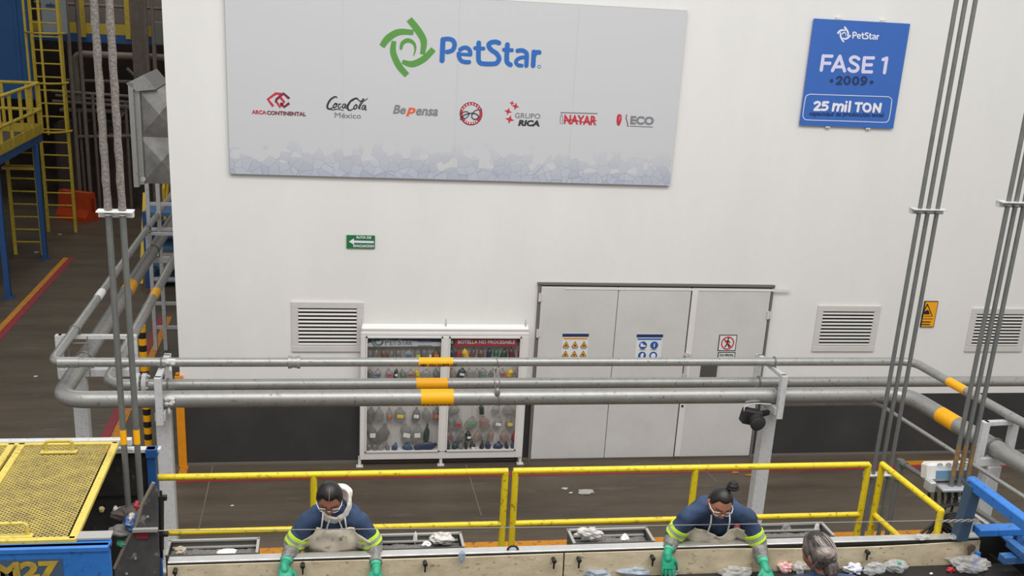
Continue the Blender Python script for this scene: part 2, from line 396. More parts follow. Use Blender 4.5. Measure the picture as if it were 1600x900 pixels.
p = at(1071, 552, Y=WY); h = B(); h.cyl((p.x, WY - .075, p.z - .35), (p.x, WY - .075, p.z + .03), .013, 10); h.box((p.x + .01, WY - .06, p.z), (.1, .03, .035)); h.box((p.x, WY - .06, p.z - .3), (.06, .03, .05)); h.obj('bolt', M_post, door)
p = at(1064, 632, Y=WY); h = B(); h.box((p.x, WY - .058, p.z), (.03, .02, .03)); h.obj('keyhole', M_blacktxt, door)
p0 = at(1093, 572, Y=WY); p1 = at(1117, 590, Y=WY)
h = B(); h.box(((p0.x + p1.x) / 2, WY - .053, p0.z - .08), (p1.x - p0.x, .01, .3)); h.obj('window_slot', mat('slot_glass', (84, 82, 80), .25), door)
h = B(); h.box((p1.x + .01, WY - .056, p0.z - .08), (.03, .02, .32)); h.obj('slot_trim', M_post, door)
# grime at the door foot
# ------------------------------------------------------------------ banner
def banner_material():
    mt = mat('banner_print', (200, 200, 203), .5)
    nt = mt.node_tree; N = nt.nodes; L = nt.links; p = N['Principled BSDF']
    ge = N.new('ShaderNodeNewGeometry'); sx = N.new('ShaderNodeSeparateXYZ'); L.new(ge.outputs['Position'], sx.inputs[0])
    vo = N.new('ShaderNodeTexVoronoi'); vo.inputs['Scale'].default_value = 8.5; vo.voronoi_dimensions = '3D'; L.new(ge.outputs['Position'], vo.inputs['Vector'])
    nz = N.new('ShaderNodeTexNoise'); nz.inputs['Scale'].default_value = 5; nz.inputs['Detail'].default_value = 3; L.new(ge.outputs['Position'], nz.inputs['Vector'])
    def mth(op, a, b_=None):
        q = N.new('ShaderNodeMath'); q.operation = op
        for i, s in enumerate((a, b_)):
            if s is None: continue
            if isinstance(s, (int, float)): q.inputs[i].default_value = s
            else: L.new(s, q.inputs[i])
        return q.outputs[0]
    sr = N.new('ShaderNodeSeparateColor'); L.new(vo.outputs['Color'], sr.inputs[0])
    # flakes: a ragged pile printed along the lower edge, paler flakes at the top of the pile
    h = mth('ADD', mth('MULTIPLY', sr.outputs[0], .34), mth('MULTIPLY', nz.outputs['Fac'], .16))
    zz = mth('SUBTRACT', sx.outputs['Z'], 3.86)
    inside = mth('LESS_THAN', zz, h)
    fade = mth('SUBTRACT', 1.0, mth('MULTIPLY', zz, 2.3)); fade = mth('MAXIMUM', fade, .06)
    cr = N.new('ShaderNodeValToRGB'); cr.color_ramp.elements[0].color = lin((172, 177, 191)); cr.color_ramp.elements[1].color = lin((190, 193, 204))
    L.new(sr.outputs[1], cr.inputs[0])
    v2 = N.new('ShaderNodeTexVoronoi'); v2.feature = 'DISTANCE_TO_EDGE'; v2.inputs['Scale'].default_value = 8.5; L.new(ge.outputs['Position'], v2.inputs['Vector'])
    er = N.new('ShaderNodeValToRGB'); er.color_ramp.elements[0].color = lin((190, 193, 204)); er.color_ramp.elements[1].color = lin((255, 255, 255)); er.color_ramp.elements[0].position = .0; er.color_ramp.elements[1].position = .04
    L.new(v2.outputs['Distance'], er.inputs[0])
    ml = N.new('ShaderNodeMix'); ml.data_type = 'RGBA'; ml.blend_type = 'MULTIPLY'; ml.inputs[0].default_value = .75; L.new(cr.outputs[0], ml.inputs[6]); L.new(er.outputs[0], ml.inputs[7])
    mx = N.new('ShaderNodeMix'); mx.data_type = 'RGBA'; L.new(mth('MULTIPLY', inside, fade), mx.inputs[0]); mx.inputs[6].default_value = lin((203, 203, 206)); L.new(ml.outputs[2], mx.inputs[7])
    L.new(mx.outputs[2], p.inputs['Base Color'])
    return mt
bx0, bx1, bz0, bz1 = -1.09, 4.395, 3.815, 5.945
BY = WY - .06
ban = thing('banner', 'large pale grey company banner with green swirl and blue lettering, high on the white wall', 'banner', ((bx0 + bx1) / 2, WY, bz0))
b = B(); xs = [bx0, at(535, 140, Y=WY).x, at(713, 140, Y=WY).x, at(895, 140, Y=WY).x, bx1]
b.box(((bx0 + bx1) / 2, BY + .012, (bz0 + bz1) / 2), (bx1 - bx0, .02, bz1 - bz0))
b.obj('sheet', banner_material(), ban)
b = B(); mz = (bz0 + bz1) / 2
b.box(((bx0 + bx1) / 2, BY + .035, bz0 + .012), (bx1 - bx0, .04, .03)); b.box(((bx0 + bx1) / 2, BY + .035, bz1 - .012), (bx1 - bx0, .04, .03))
for x in (bx0 + .012, bx1 - .012): b.box((x, BY + .035, mz), (.03, .04, bz1 - bz0))
b.obj('frame', mat('banner_frame', (128, 126, 126), .5), ban)
for x in xs[1:4]:
    s = B(); s.box((x, BY + .0015, mz), (.004, .003, bz1 - bz0 - .02)); s.obj('seam', mat('banner_seam', (197, 197, 200), .6), ban)
M_green = mat('print_green', (88, 150, 66), .5); M_pblue = mat('print_blue', (38, 104, 184), .5); M_pred = mat('print_red', (196, 44, 62), .5); M_pdred = mat('print_maroon', (112, 36, 50), .5)
M_pdark = mat('print_dark', (48, 46, 50), .5); M_pgrey = mat('print_grey', (128, 128, 132), .5); M_porange = mat('print_orange', (230, 96, 48), .5)
def c5(pts): return [(340 + x / 3, y / 3) for x, y in pts]
def c6(pts): return [(700 + x / 3, y / 3) for x, y in pts]
SWIRL = [([(898, 90), (938, 140), (966, 192), (960, 254)], [10, 11, 10, 7]), ([(770, 217), (800, 178), (850, 150), (918, 152)], [9, 11, 10, 7.5]),
         ([(827, 192), (823, 245), (850, 308), (888, 352)], [7, 9.5, 10, 9]), ([(866, 288), (912, 300), (966, 276), (1012, 230)], [6, 10, 10, 9]),
         ([(859, 232), (866, 203), (892, 189), (918, 201), (927, 228), (919, 261)], [3.5, 6, 7, 5, 3, 1])]
def swirl(b, f, Y, ws=1.0):
    for pts, wd in SWIRL: pribbon(b, f(pts), [q * ws for q in wd], Y)
b = B(); swirl(b, c5, BY); b.obj('green_emblem', M_green, ban)
b = B()
for pts, w_ in PET: pstroke(b, [(680 + x / 8.889, 45 + y / 8.889) for x, y in pts], w_ / 8.889, BY)
b.obj('blue_lettering', M_pblue, ban)
b = B(); pribbon(b, ring_px(842.5, 104, 2.4, 2.4, 12) + [(844.9, 104)], [.7], BY, n=1); b.obj('registered_mark', M_pblue, ban)
# seven partner marks
b = B(); pribbon(b, [(440, 147), (431, 146), (418.5, 155), (427, 166)], [4, 4], BY, n=1); pribbon(b, [(437, 151), (444, 159), (437, 167), (433, 160)], [4, 4], BY, n=1); b.obj('red_knot_emblem', M_pred, ban)
b = B(); pribbon(b, [(431, 160), (432, 155), (443, 146), (452, 154)], [4, 4], BY, n=1); pribbon(b, [(438, 161), (444, 167), (452, 161)], [4, 4], BY, n=1); b.obj('maroon_knot_emblem', M_pdred, ban)
b = B(); ptext(b, 'ARCA', (393.5, 177.6), (416, 178.8), (393.5, 171.5), BY, bold=.03); b.obj('red_lettering', M_pred, ban)
b = B(); ptext(b, 'CONTINENTAL', (417, 179), (478, 181.5), (417, 172.7), BY, bold=.03); b.obj('maroon_lettering', M_pdred, ban)
b = B()   # flowing script
for pts, wd in [([(527, 153), (524, 151), (517, 155), (512, 163), (512, 169), (516, 170), (521, 167)], [1, 2.5, 3, 3, 2, 1]), ([(524, 162), (521, 165), (522, 168.5), (525.5, 166), (525.5, 162), (523, 161.5), (528, 162.5)], [1.8, 1.8]),
                ([(533, 162.5), (530.5, 162.5), (528.5, 166), (530, 169), (534, 166)], [1.6, 1.8, 1]), ([(540.5, 163), (537, 162.5), (535, 167), (537, 169), (540.5, 163.5), (539.8, 168.5), (543, 168)], [1.6, 1.6]), ([(541.5, 164.5), (545, 164)], [1.4]),
                ([(560, 156), (557, 153.5), (549, 157), (543.5, 165), (544, 171), (548, 172), (553, 169)], [1, 2.5, 3, 3, 2, 1]), ([(556, 164), (553, 167), (554, 170.5), (557.5, 168), (557.5, 164), (555, 163.5)], [1.8]),
                ([(560.5, 170), (561, 166), (566, 156), (568.5, 154.5), (567, 159), (562, 168), (563, 171)], [1.6, 1.4]), ([(571.5, 165), (568, 164.5), (565.5, 169), (567.5, 171), (571.5, 165.5), (570.5, 171.5), (573, 171)], [1.6]),
                ([(512, 170), (520, 171.5), (528, 170.5), (537, 172.5)], [1, 1.4, .8]), ([(551, 158), (556, 153.5), (563, 158), (569, 157.5), (574.5, 153.5)], [.8, 1.6, 1])]:
    pribbon(b, pts, wd, BY, n=4)
b.obj('script_lettering', M_pdark, ban)
b = B(); ptext(b, 'México', (523, 183.5), (564, 185.3), (523, 175.3), BY); b.obj('country_lettering', M_pgrey, ban)
b = B(); ptext(b, 'Be', (614, 177), (634, 178.5), (617, 163.3), BY, bold=.02, shear=.25); ptext(b, 'ensa', (650, 180), (684, 181.3), (651, 169.3), BY, bold=.02, shear=.25); b.obj('grey_italic_lettering', M_pgrey, ban)
b = B(); ptext(b, 'p', (634.5, 181.5), (649, 181.7), (636, 168), BY, bold=.03, shear=.25); b.obj('orange_letter', M_porange, ban)
b = B(); pribbon(b, ring_px(736, 177.5, 15.2, 15.6) + [(751.2, 177.5)], [4], BY, n=1); b.obj('red_ring', M_pred, ban)
b = B(); pribbon(b, ring_px(736, 177.5, 17.3, 17.7) + [(753.3, 177.5)], [.8], BY - .001, n=1); pribbon(b, [(719, 187), (725, 180), (735, 177), (744, 178), (748, 183), (742, 186.5), (737, 182), (742, 173), (753, 170.5)], [1.2, 1.6, 1], BY - .004); pribbon(b, [(719, 178), (728, 174), (733, 178), (727, 185), (721, 182)], [1.1], BY - .004); b.obj('script_monogram', M_pdark, ban)
b = B()
for i in range(8):
    a = PI * (1.15 + .7 * i / 7); 
    b.ell(at(736 + 15.2 * math.cos(a), 177.5 + 15.4 * math.sin(a), Y=BY - .004), .008, .003, .011, 6, 4)
for i in range(6):
    a = PI * (.3 + .4 * i / 5); b.ell(at(736 + 15.2 * math.cos(a), 177.5 + 15.4 * math.sin(a), Y=BY - .004), .008, .003, .011, 6, 4)
b.obj('ring_lettering', mat('print_white', (232, 232, 236), .5), ban)
b = B()
for (x, y, s) in [(800, 161, 4), (805.5, 166, 6), (794, 174, 6), (796.5, 186.5, 7)]:
    pts = []
    for k in range(8):
        a = k * PI / 4 + .25; r_ = s if k % 2 == 0 else s * .38; pts.append((x + r_ * math.sin(a), y - r_ * math.cos(a)))
    ppoly(b, pts, BY)
b.obj('red_sparkles', M_pred, ban)
b = B(); ptext(b, 'GRUPO', (804.5, 184.2), (844, 185.3), (805, 176.3), BY); b.obj('thin_grey_lettering', M_pgrey, ban)
b = B(); ptext(b, 'RICA', (809.5, 196.5), (843, 197.6), (810.5, 187), BY, bold=.05, shear=.15); b.obj('bold_dark_lettering', M_pdark, ban)
b = B(); ptext(b, 'NAYAR', (881, 194), (931.5, 195), (881.5, 179.5), BY, bold=.03); pribbon(b, [(881, 189), (895, 187), (915, 191), (932, 188)], [1.3], BY - .003); b.obj('red_block_lettering', M_pred, ban)
b = B(); pribbon(b, [(876, 175.8), (933.5, 177.3)], [1.5], BY, n=1); b.obj('dark_bar', M_pgrey, ban)
b = B(); pribbon(b, [(875.5, 193), (875.3, 184), (876.5, 181), (876.7, 178.5), (878.2, 178.5), (878.2, 181), (879.3, 184), (879, 193), (875.5, 193)], [.7], BY, n=1); b.obj('bottle_outline', M_pgrey, ban)
b = B(); pribbon(b, [(970, 179), (966.5, 181), (965.3, 190), (966, 196)], [1.5, 4, 4, 2], BY); pribbon(b, [(970.5, 180), (969.5, 188), (966.8, 196)], [1.6, 3, 2], BY); b.obj('red_bottle_mark', M_pred, ban)
b = B(); pribbon(b, [(979.5, 179), (978.3, 184), (979.8, 190), (981.3, 198)], [1.2], BY); b.obj('curve_mark', M_pdred, ban)
b = B(); ptext(b, 'ECO', (984.5, 194.2), (1021, 195.2), (985, 181), BY, bold=.04); pribbon(b, [(984, 196.8), (1020, 198.3)], [1.1], BY, n=1); b.obj('bold_grey_lettering', M_pgrey, ban)
# ------------------------------------------------------------------ blue phase sign
FY = WY - .045
sg = thing('phase_sign', 'square blue capacity sign with white lettering, upper right of the white wall', 'sign', (6.7, WY, 4.635))
b = B(); b.box((6.697, FY + .01, 5.287), (1.297, .018, 1.305)); b.obj('panel', mat('sign_blue', (54, 104, 186), .45, var=.04, scale=3), sg)
for x, z in ((6.38, 5.95), (6.98, 5.95), (6.44, 4.625), (7.0, 4.625)):
    b = B(); b.box((x, FY + .022, z), (.06, .035, .03)); b.cyl((x, FY - .004, z), (x, FY + .02, z), .01, 8); b.obj('clip', M_vent, sg)
M_sw = mat('sign_white', (232, 230, 242), .5); M_slav = mat('sign_lavender', (216, 212, 238), .5); M_snav = mat('sign_navy', (26, 52, 100), .5)
def c45(x, y): return (1230 + x / 4.5, 10 + y / 4.5)
def csw(pts): return [c45(353 + (x - 768) * .375, 140 + (y - 88) * .405 + (x - 768) * .02) for x, y in pts]
b = B(); swirl(b, csw, FY, .34 * .8); b.obj('white_emblem', M_sw, sg)
b = B()
for pts, w_ in PET: pstroke(b, [c45(457 + (x - 60) * .1335, 178 + (y - 112) * .131) for x, y in pts], w_ * .131 / 4.5, FY)
b.obj('white_lettering', M_sw, sg)
def cf(pts): return [(1270 + x / 12.31, 75 + y / 12.31) for x, y in pts]
b = B()
for pts in ([(200, 152), (160, 425)], [(200, 154), (365, 158)], [(190, 292), (325, 295)], [(375, 435), (520, 160)], [(520, 160), (608, 440)], [(430, 362), (575, 362)], [(882, 212), (830, 176), (770, 176), (724, 215), (735, 265), (790, 300), (850, 340), (866, 390), (835, 435), (775, 450), (720, 435), (692, 405)], [(990, 190), (962, 458)], [(990, 190), (1165, 192)], [(980, 325), (1125, 325)], [(962, 458), (1125, 460)]): pstroke(b, cf(pts), 62 / 12.31, FY)
b.obj('phase_lettering', M_slav, sg)
b = B()
for pts in ([(1350, 222), (1420, 196)], [(1420, 196), (1375, 475)]): pstroke(b, cf(pts), 62 / 12.31, FY)
b.obj('phase_number', M_slav, sg)
b = B()
for pts in ([(468, 580), (512, 553), (552, 575), (545, 615), (462, 690)], [(462, 690), (545, 690)], [(985 + 44 * math.cos(t * PI / 8), 603 + 46 * math.sin(t * PI / 8)) for t in range(17)], [(1030, 610), (1008, 670), (965, 700), (935, 700)]) + tuple([(cx_ + 50 * math.cos(t * PI / 8) - 6 * math.sin(t * PI / 8), cy_ + 70 * math.sin(t * PI / 8)) for t in range(17)] for cx_, cy_ in ((660, 624), (826, 630))): pstroke(b, cf(pts), 40 / 12.31, FY, n=3)
for q in ((360, 632), (1130, 658)): c = at(*cf([q])[0], Y=FY); b.cyl(c, c + V((0, -.004, 0)), .024, 14)
b.obj('year_lettering', M_snav, sg)
fr = smooth_path([(1250 + x / 10.667, 140 + y / 10.667) for x, y in [(170, 76), (500, 88), (1000, 104), (1430, 118), (1490, 130), (1526, 165), (1524, 230), (1505, 370), (1484, 480), (1455, 530), (1390, 545), (1000, 532), (500, 517), (130, 505), (75, 488), (48, 445), (56, 350), (80, 190), (105, 105), (170, 76)]], 4)
b = B(); pribbon(b, [(p.x, p.y) for p in fr], [1.0], FY, n=1); b.obj('rounded_border', M_sw, sg)
b = B()
for pts in ([(245, 228), (290, 206), (328, 225), (316, 262), (240, 337)], [(240, 337), (325, 338)], [(465, 212), (392, 212)], [(392, 212), (380, 264)], [(380, 264), (430, 262), (456, 298), (425, 335), (362, 335)]): pstroke(b, [(1250 + x / 10.667, 140 + y / 10.667) for x, y in pts], 40 / 10.667, FY - .004, n=3)
b.obj('capacity_number', M_sw, sg)
b = B()
for pts in ([(565, 240), (545, 348)], [(560, 275), (600, 246), (642, 258), (636, 290), (622, 350)], [(638, 275), (680, 248), (716, 264), (711, 300), (697, 355)], [(765, 262), (750, 356)], [(774, 210), (774, 208)], [(836, 204), (815, 360)]): pstroke(b, [(1250 + x / 10.667, 140 + y / 10.667) for x, y in pts], 40 / 10.667, FY - .004, n=3)
b.obj('capacity_unit', M_sw, sg)
b = B()
for pts in ([(930, 228), (1030, 230)], [(980, 230), (960, 360)], [(1115 + 58 * math.cos(t * PI / 8), 300 + 64 * math.sin(t * PI / 8)) for t in range(17)], [(1222, 368), (1242, 242)], [(1242, 242), (1320, 370)], [(1320, 370), (1343, 240)]): pstroke(b, [(1250 + x / 10.667, 140 + y / 10.667) for x, y in pts], 40 / 10.667, FY - .004, n=3)
b.obj('capacity_weight', M_sw, sg)
for wd_, x0_, x1_, yt_, yb_ in (('capacidad', 153, 322, 738, 776), ('de', 340, 377, 741, 772), ('producción', 390, 578, 741, 782), ('anual', 592, 676, 747, 776)):
    b = B(); ptext(b, wd_, c45(x0_, yb_), c45(x1_, yb_ + (x1_ - x0_) * .024), c45(x0_, yt_), FY, bold=.015); b.obj('small_navy_lettering', M_snav, sg)
# ------------------------------------------------------------------ small signs
sg = thing('evacuation_sign', 'small green evacuation route sign with white left arrow, above the left vent', 'sign', at(563, 388, Y=WY))
q0 = at(541.5, 367, Y=WY); q1 = at(585.5, 388, Y=WY)
b = B(); b.box(((q0.x + q1.x) / 2, WY - .012, (q0.z + q1.z) / 2), (q1.x - q0.x, .02, q0.z - q1.z)); b.obj('panel', mat('sign_green', (30, 112, 60), .5), sg)
SY = WY - .023
b = B(); ppoly(b, [(545, 377.5), (553, 372.5), (553, 375.8), (584, 376.8), (584, 380), (553, 379.2), (553, 382.2)], SY); b.obj('arrow', M_sw, sg)
b = B(); ptext(b, 'RUTA DE', (557, 372.5), (580, 373.2), (557, 368.8), SY, bold=.03); ptext(b, 'EVACUACION', (552, 386), (584, 386.8), (552, 382), SY, bold=.03); b.obj('lettering', M_sw, sg)
sg = thing('warning_sign', 'yellow forklift warning sign on white wall between two groups of conduits', 'sign', at(1450, 510, Y=WY))
q0 = at(1441.5, 470, Y=WY); q1 = at(1456.5, 510.5, Y=WY); xa = at(1437, 510, Y=WY).x; xb = at(1465, 471, Y=WY).x
b = B(); b.box(((xa + xb) / 2, WY - .012, (q0.z + q1.z) / 2), (xb - xa, .02, q0.z - q1.z)); b.obj('border', M_blacktxt, sg)
b = B(); b.box(((xa + xb) / 2, WY - .023, (q0.z + q1.z) / 2), (xb - xa - .02, .006, q0.z - q1.z - .02)); b.obj('panel', mat('sign_amber', (246, 170, 20), .5), sg)
SY = WY - .027
b = B(); pribbon(b, [(1449, 475), (1440, 494), (1456.5, 494), (1449, 475), (1446, 481)], [1.6], SY, n=1)
ppoly(b, [(1443, 491), (1444, 487), (1449, 484), (1451.5, 486), (1452.5, 491)], SY); ppoly(b, [(1440, 497.6), (1457, 497.8), (1457, 498.6), (1440, 498.4)], SY)
ppoly(b, [(1439, 502), (1454, 502.3), (1453.6, 503.8), (1438.6, 503.5)], SY); ppoly(b, [(1438, 506), (1453, 506.3), (1452.6, 507.8), (1437.6, 507.5)], SY); b.obj('forklift_pictogram', M_blacktxt, sg)
DY = WY - .0505
def poster(label, px, head, sub):
    (xl, yt), (xr, _), (_, yb) = px
    a = at(xl, yt, Y=DY); c = at(xr, yt, Y=DY); d = at(xl, yb, Y=DY)
    root = thing('safety_poster', label, 'poster', ((a.x + c.x) / 2, DY, d.z))
    w_, h_ = c.x - a.x, a.z - d.z; mx_ = (a.x + c.x) / 2
    b = B(); b.box((mx_, DY - .003, (a.z + d.z) / 2), (w_, .005, h_)); b.obj('sheet', mat('poster_white', (224, 224, 222), .5), root)
    b = B(); b.box((mx_, DY - .007, a.z - .022), (w_, .003, .044)); b.obj('header', M_snav, root)
    b = B(); b.box((mx_, DY - .007, a.z - .068), (w_ * .92, .003, .022)); b.obj('title_band', head, root)
    return root, a.x, a.z, w_, h_
r_, ax, az, w_, h_ = poster('white poster of six amber warning triangles on the left grey door leaf', ((879, 521), (920, 521), (877, 562)), mat('title_amber', (224, 150, 50), .5), 0)
M_tri = mat('triangle_amber', (232, 158, 36), .5)
for i in range(3):
    for j in range(2):
        cx_ = ax + w_ * (.16 + .34 * i); cz_ = az - .15 - .13 * j
        b = B(); b.prism([(cx_ - .048, DY - .006, cz_ - .04), (cx_ + .048, DY - .006, cz_ - .04), (cx_, DY - .006, cz_ + .045)], (0, -.003, 0)); t_ = b.obj('warning_triangle', M_blacktxt, r_)
        b = B(); b.prism([(cx_ - .037, DY - .0095, cz_ - .034), (cx_ + .037, DY - .0095, cz_ - .034), (cx_, DY - .0095, cz_ + .034)], (0, -.002, 0)); b.obj('triangle_face', M_tri, t_)
        b = B(); b.ell((cx_, DY - .012, cz_ - .014), .012, .002, .014, 8, 5); b.obj('symbol', M_blacktxt, t_)
        b = B(); b.box((cx_, DY - .007, cz_ - .056), (.07, .002, .012)); b.obj('caption_line', M_pgrey, r_)
r_, ax, az, w_, h_ = poster('white poster of four round blue protective gear symbols on the middle grey door leaf', ((995, 522), (1036, 522), (993, 562)), M_pblue, 0)
M_cb = mat('symbol_blue', (36, 88, 160), .5)
for i in range(2):
    for j in range(2):
        cx_ = ax + w_ * (.27 + .43 * i); cz_ = az - .155 - .145 * j
        b = B(); b.cyl((cx_, DY - .005, cz_), (cx_, DY - .009, cz_), .055, 20); t_ = b.obj('round_symbol', M_cb, r_)
        b = B()
        if (i, j) == (0, 0): b.prism([(cx_ - .035, DY - .0095, cz_ - .02), (cx_ + .04, DY - .0095, cz_ - .02), (cx_ + .036, DY - .0095, cz_ - .002), (cx_, DY - .0095, cz_ + .01), (cx_ - .01, DY - .0095, cz_ + .03), (cx_ - .035, DY - .0095, cz_ + .03)], (0, -.002, 0))
        elif (i, j) == (1, 0): b.ell((cx_, DY - .0105, cz_), .008, .002, .03, 8, 6)
        elif (i, j) == (0, 1): b.prism([(cx_ - .018, DY - .0095, cz_ - .035), (cx_ + .016, DY - .0095, cz_ - .035), (cx_ + .022, DY - .0095, cz_ + .03), (cx_ - .004, DY - .0095, cz_ + .036), (cx_ - .022, DY - .0095, cz_ + .01)], (0, -.002, 0))
        else: b.ell((cx_, DY - .0105, cz_ - .004), .034, .002, .038, 14, 8)
        b.obj('symbol', M_sw, t_)
        b = B(); b.box((cx_, DY - .007, cz_ - .064), (.08, .002, .01)); b.obj('caption_line', M_pgrey, r_)
def framed(label, name, px):
    (xl, yt), (xr, _), (_, yb) = px
    a = at(xl, yt, Y=DY); c = at(xr, yt, Y=DY); d = at(xl, yb, Y=DY); m_ = (a.x + c.x) / 2; zc = (a.z + d.z) / 2
    root = thing(name, label, 'sign', (m_, DY, d.z))
    b = B(); b.box((m_, DY - .003, zc), (c.x - a.x, .005, a.z - d.z)); b.obj('border', M_blacktxt, root)
    b = B(); b.box((m_, DY - .007, zc), (c.x - a.x - .022, .004, a.z - d.z - .022)); b.obj('panel', mat('poster_white', (224, 224, 222), .5), root)
    return root, m_, zc
r_, mx_, zc = framed('square no entry sign with black walking figure in a red crossed circle on door', 'no_entry_sign', ((1124, 523), (1152, 523), (1122, 548)))
b = B(); yb = DY - .0095
b.capsule((mx_ + .005, yb, zc + .062), (mx_ + .005, yb, zc + .063), .012, n=8); b.capsule((mx_, yb, zc + .035), (mx_ - .002, yb, zc - .005), .014, n=8)
b.capsule((mx_, yb, zc - .008), (mx_ + .028, yb, zc - .06), .009, n=8); b.capsule((mx_ - .002, yb, zc - .008), (mx_ - .03, yb, zc - .055), .009, n=8); b.capsule((mx_, yb, zc + .035), (mx_ + .035, yb, zc + .005), .007, n=8); b.capsule((mx_, yb, zc + .035), (mx_ - .033, yb, zc + .01), .007, n=8)
for i, p in enumerate(b.v): b.v[i] = V((p.x, yb + (p.y - yb) * .12, p.z))
b.obj('walking_figure', M_blacktxt, r_)
b = B(); pts = [V((mx_ + .085 * math.cos(2 * PI * k / 32), yb - .003, zc + .085 * math.sin(2 * PI * k / 32))) for k in range(32)]
b.tube(pts, .009, 6, closed=True); b.bar((mx_ - .06, yb - .003, zc + .06), (mx_ + .06, yb - .003, zc - .06), .017, .004, up=(0, 1, 0))
for i, p in enumerate(b.v): b.v[i] = V((p.x, yb - .003 + (p.y - yb + .003) * .25, p.z))
b.obj('prohibition_ring', mat('sign_red', (200, 40, 56), .5), r_)
r_, mx_, zc = framed('small white authorised personnel sign below the no entry sign, partly behind the upper pipe', 'personnel_sign', ((1122, 550), (1149, 550), (1121, 566)))
b = B(); text(b, 'SOLO PERSONAL', (mx_ - .1, yb, zc + .015), (.2, 0, 0), (0, 0, .035), (0, -1, 0), thick=.002, bold=.03); text(b, 'AUTORIZADO', (mx_ - .075, yb, zc - .04), (.15, 0, 0), (0, 0, .035), (0, -1, 0), thick=.002, bold=.03); b.obj('lettering', mat('dark_green_print', (38, 66, 56), .6), r_)
# ------------------------------------------------------------------ display case with crushed bottles
cy0, cy1 = WY - .17, WY            # front face and wall
cl, cr, cb, ct = .475, 2.66, .10, 1.865
case = thing('display_case', 'white framed glass display case of sample bottles against the wall, left of the grey doors', 'display case', ((cl + cr) / 2, WY - .09, 0))
fz = lambda x, y: at(x, y, Y=cy0)
gl0 = fz(572, 530); gl1 = fz(692, 530); gr0 = fz(702, 530); gr1 = fz(815, 530); gtop = fz(640, 526).z; gbot = fz(640, 706).z
b = B(); b.box(((cl + cr) / 2, WY - .012, (cb + ct) / 2), (cr - cl, .02, ct - cb)); b.obj('back_board', mat('ribbed_board', (206, 202, 196), .6, rgb2=(186, 181, 175), scale=40, stretch=(2, 1, .02)), case)
mx0, mx1 = gl1.x, gr0.x
b = B()
b.box(((cl + cr) / 2, cy0 + .085, ct - .02), (cr - cl, .17, .04), bev=.006)
b.box(((gl0.x + gr1.x) / 2, cy0 + .022, (gtop + ct) / 2 - .021), (gr1.x - gl0.x, .04, ct - gtop - .042)); b.box(((gl0.x + gr1.x) / 2, cy0 + .087, (gbot + cb) / 2), (gr1.x - gl0.x, .166, gbot - cb), bev=.004)
b.box(((cl + gl0.x) / 2, cy0 + .085, (cb + ct) / 2 - .02), (gl0.x - cl, .168, ct - cb - .04), bev=.006); b.box(((gr1.x + cr) / 2, cy0 + .085, (cb + ct) / 2 - .02), (cr - gr1.x, .168, ct - cb - .04), bev=.006)
b.obj('frame', M_white, case)
b = B(); b.box(((mx0 + mx1) / 2, cy0 + .01, (gtop + gbot) / 2), (mx1 - mx0, .035, gtop - gbot), bev=.005); b.obj('mullion', M_white, case)
for x0, x1 in ((gl0.x, gl1.x), (gr0.x, gr1.x)):
    b = B(); w_ = .018
    for x in (x0 + w_ / 2, x1 - w_ / 2): b.box((x, cy0 - .004, (gtop + gbot) / 2), (w_, .02, gtop - gbot))
    for z in (gtop - w_ / 2, gbot + w_ / 2): b.box(((x0 + x1) / 2, cy0 - .004, z), (x1 - x0, .02, w_))
    dr_ = b.obj('sliding_sash', M_white, case)
    b = B(); b.box(((x0 + x1) / 2, cy0 + .012, (gtop + gbot) / 2), (x1 - x0, .005, gtop - gbot)); b.obj('glass_pane', clear_mat('pane_glass', (120, 128, 130), .96, .08), dr_)
b = B(); b.box(((cl + cr) / 2, cy0 + .06, ct + .04), (cr - cl - .02, .1, .085), Matrix.Rotation(.5, 3, 'X'), bev=.01); b.obj('lamp_hood', mat('hood_white', (244, 242, 238), .4), case)
for px in (565, 697, 822):
    x = fz(px, 515).x; b = B(); b.box((x, cy0 + .05, ct + .07), (.018, .03, .13)); b.cyl((x, cy0 + .05, ct + .13), (x, cy0 + .05, ct + .17), .008, 8); b.obj('hood_bracket', M_post, case)
for px in (562, 689, 813):
    x = at(px, 722, Y=cy0).x; b = B(); b.box((x, cy0 + .03, cb / 2), (.035, .035, cb)); b.box((x, cy0 + .03, .004), (.09, .09, .008)); b.obj('leg', M_white, case)
    b = B(); b.box((x, WY - .04, cb / 2), (.035, .035, cb)); b.obj('leg', M_white, case)
HY = cy0 + .05
def hdr(x0, x1, h, mt, nm):
    b = B(); b.box(((x0 + x1) / 2, HY + .01, gtop - h / 2), (x1 - x0, .01, h)); return b.obj(nm, mt, case)
hdr(gl0.x, gl1.x, .085, M_snav, 'navy_header'); h2 = hdr(gr0.x, gr1.x, .085, mat('case_navy', (26, 34, 60), .5), 'navy_header')
def k8(x, y): return (560 + x / 4.285, 510 + y / 4.285)
b = B(); b.prism([at(*k8(*q), Y=HY) for q in [(640, 72), (1062, 75), (1060, 132), (637, 130)]], (0, -.006, 0)); b.obj('red_header', mat('header_red', (160, 36, 50), .5), case)
b = B(); ptext(b, 'BOTELLA NO PROCESABLE', k8(666, 115), k8(1048, 117), k8(666, 91), HY - .008, bold=.03); b.obj('header_lettering', mat('header_pale', (212, 196, 196), .5), case)
b = B(); c_ = at(*k8(622, 103), Y=HY - .006); b.cyl(c_, c_ + V((0, -.006, 0)), .05, 18); dsc = b.obj('cross_disc', M_blacktxt, case)
b = B()
for s in (1, -1): b.bar(c_ + V((-.02, -.009, .02 * s)), c_ + V((.02, -.009, -.02 * s)), .01, .004, up=(0, 1, 0))
b.obj('cross', M_sw, dsc)
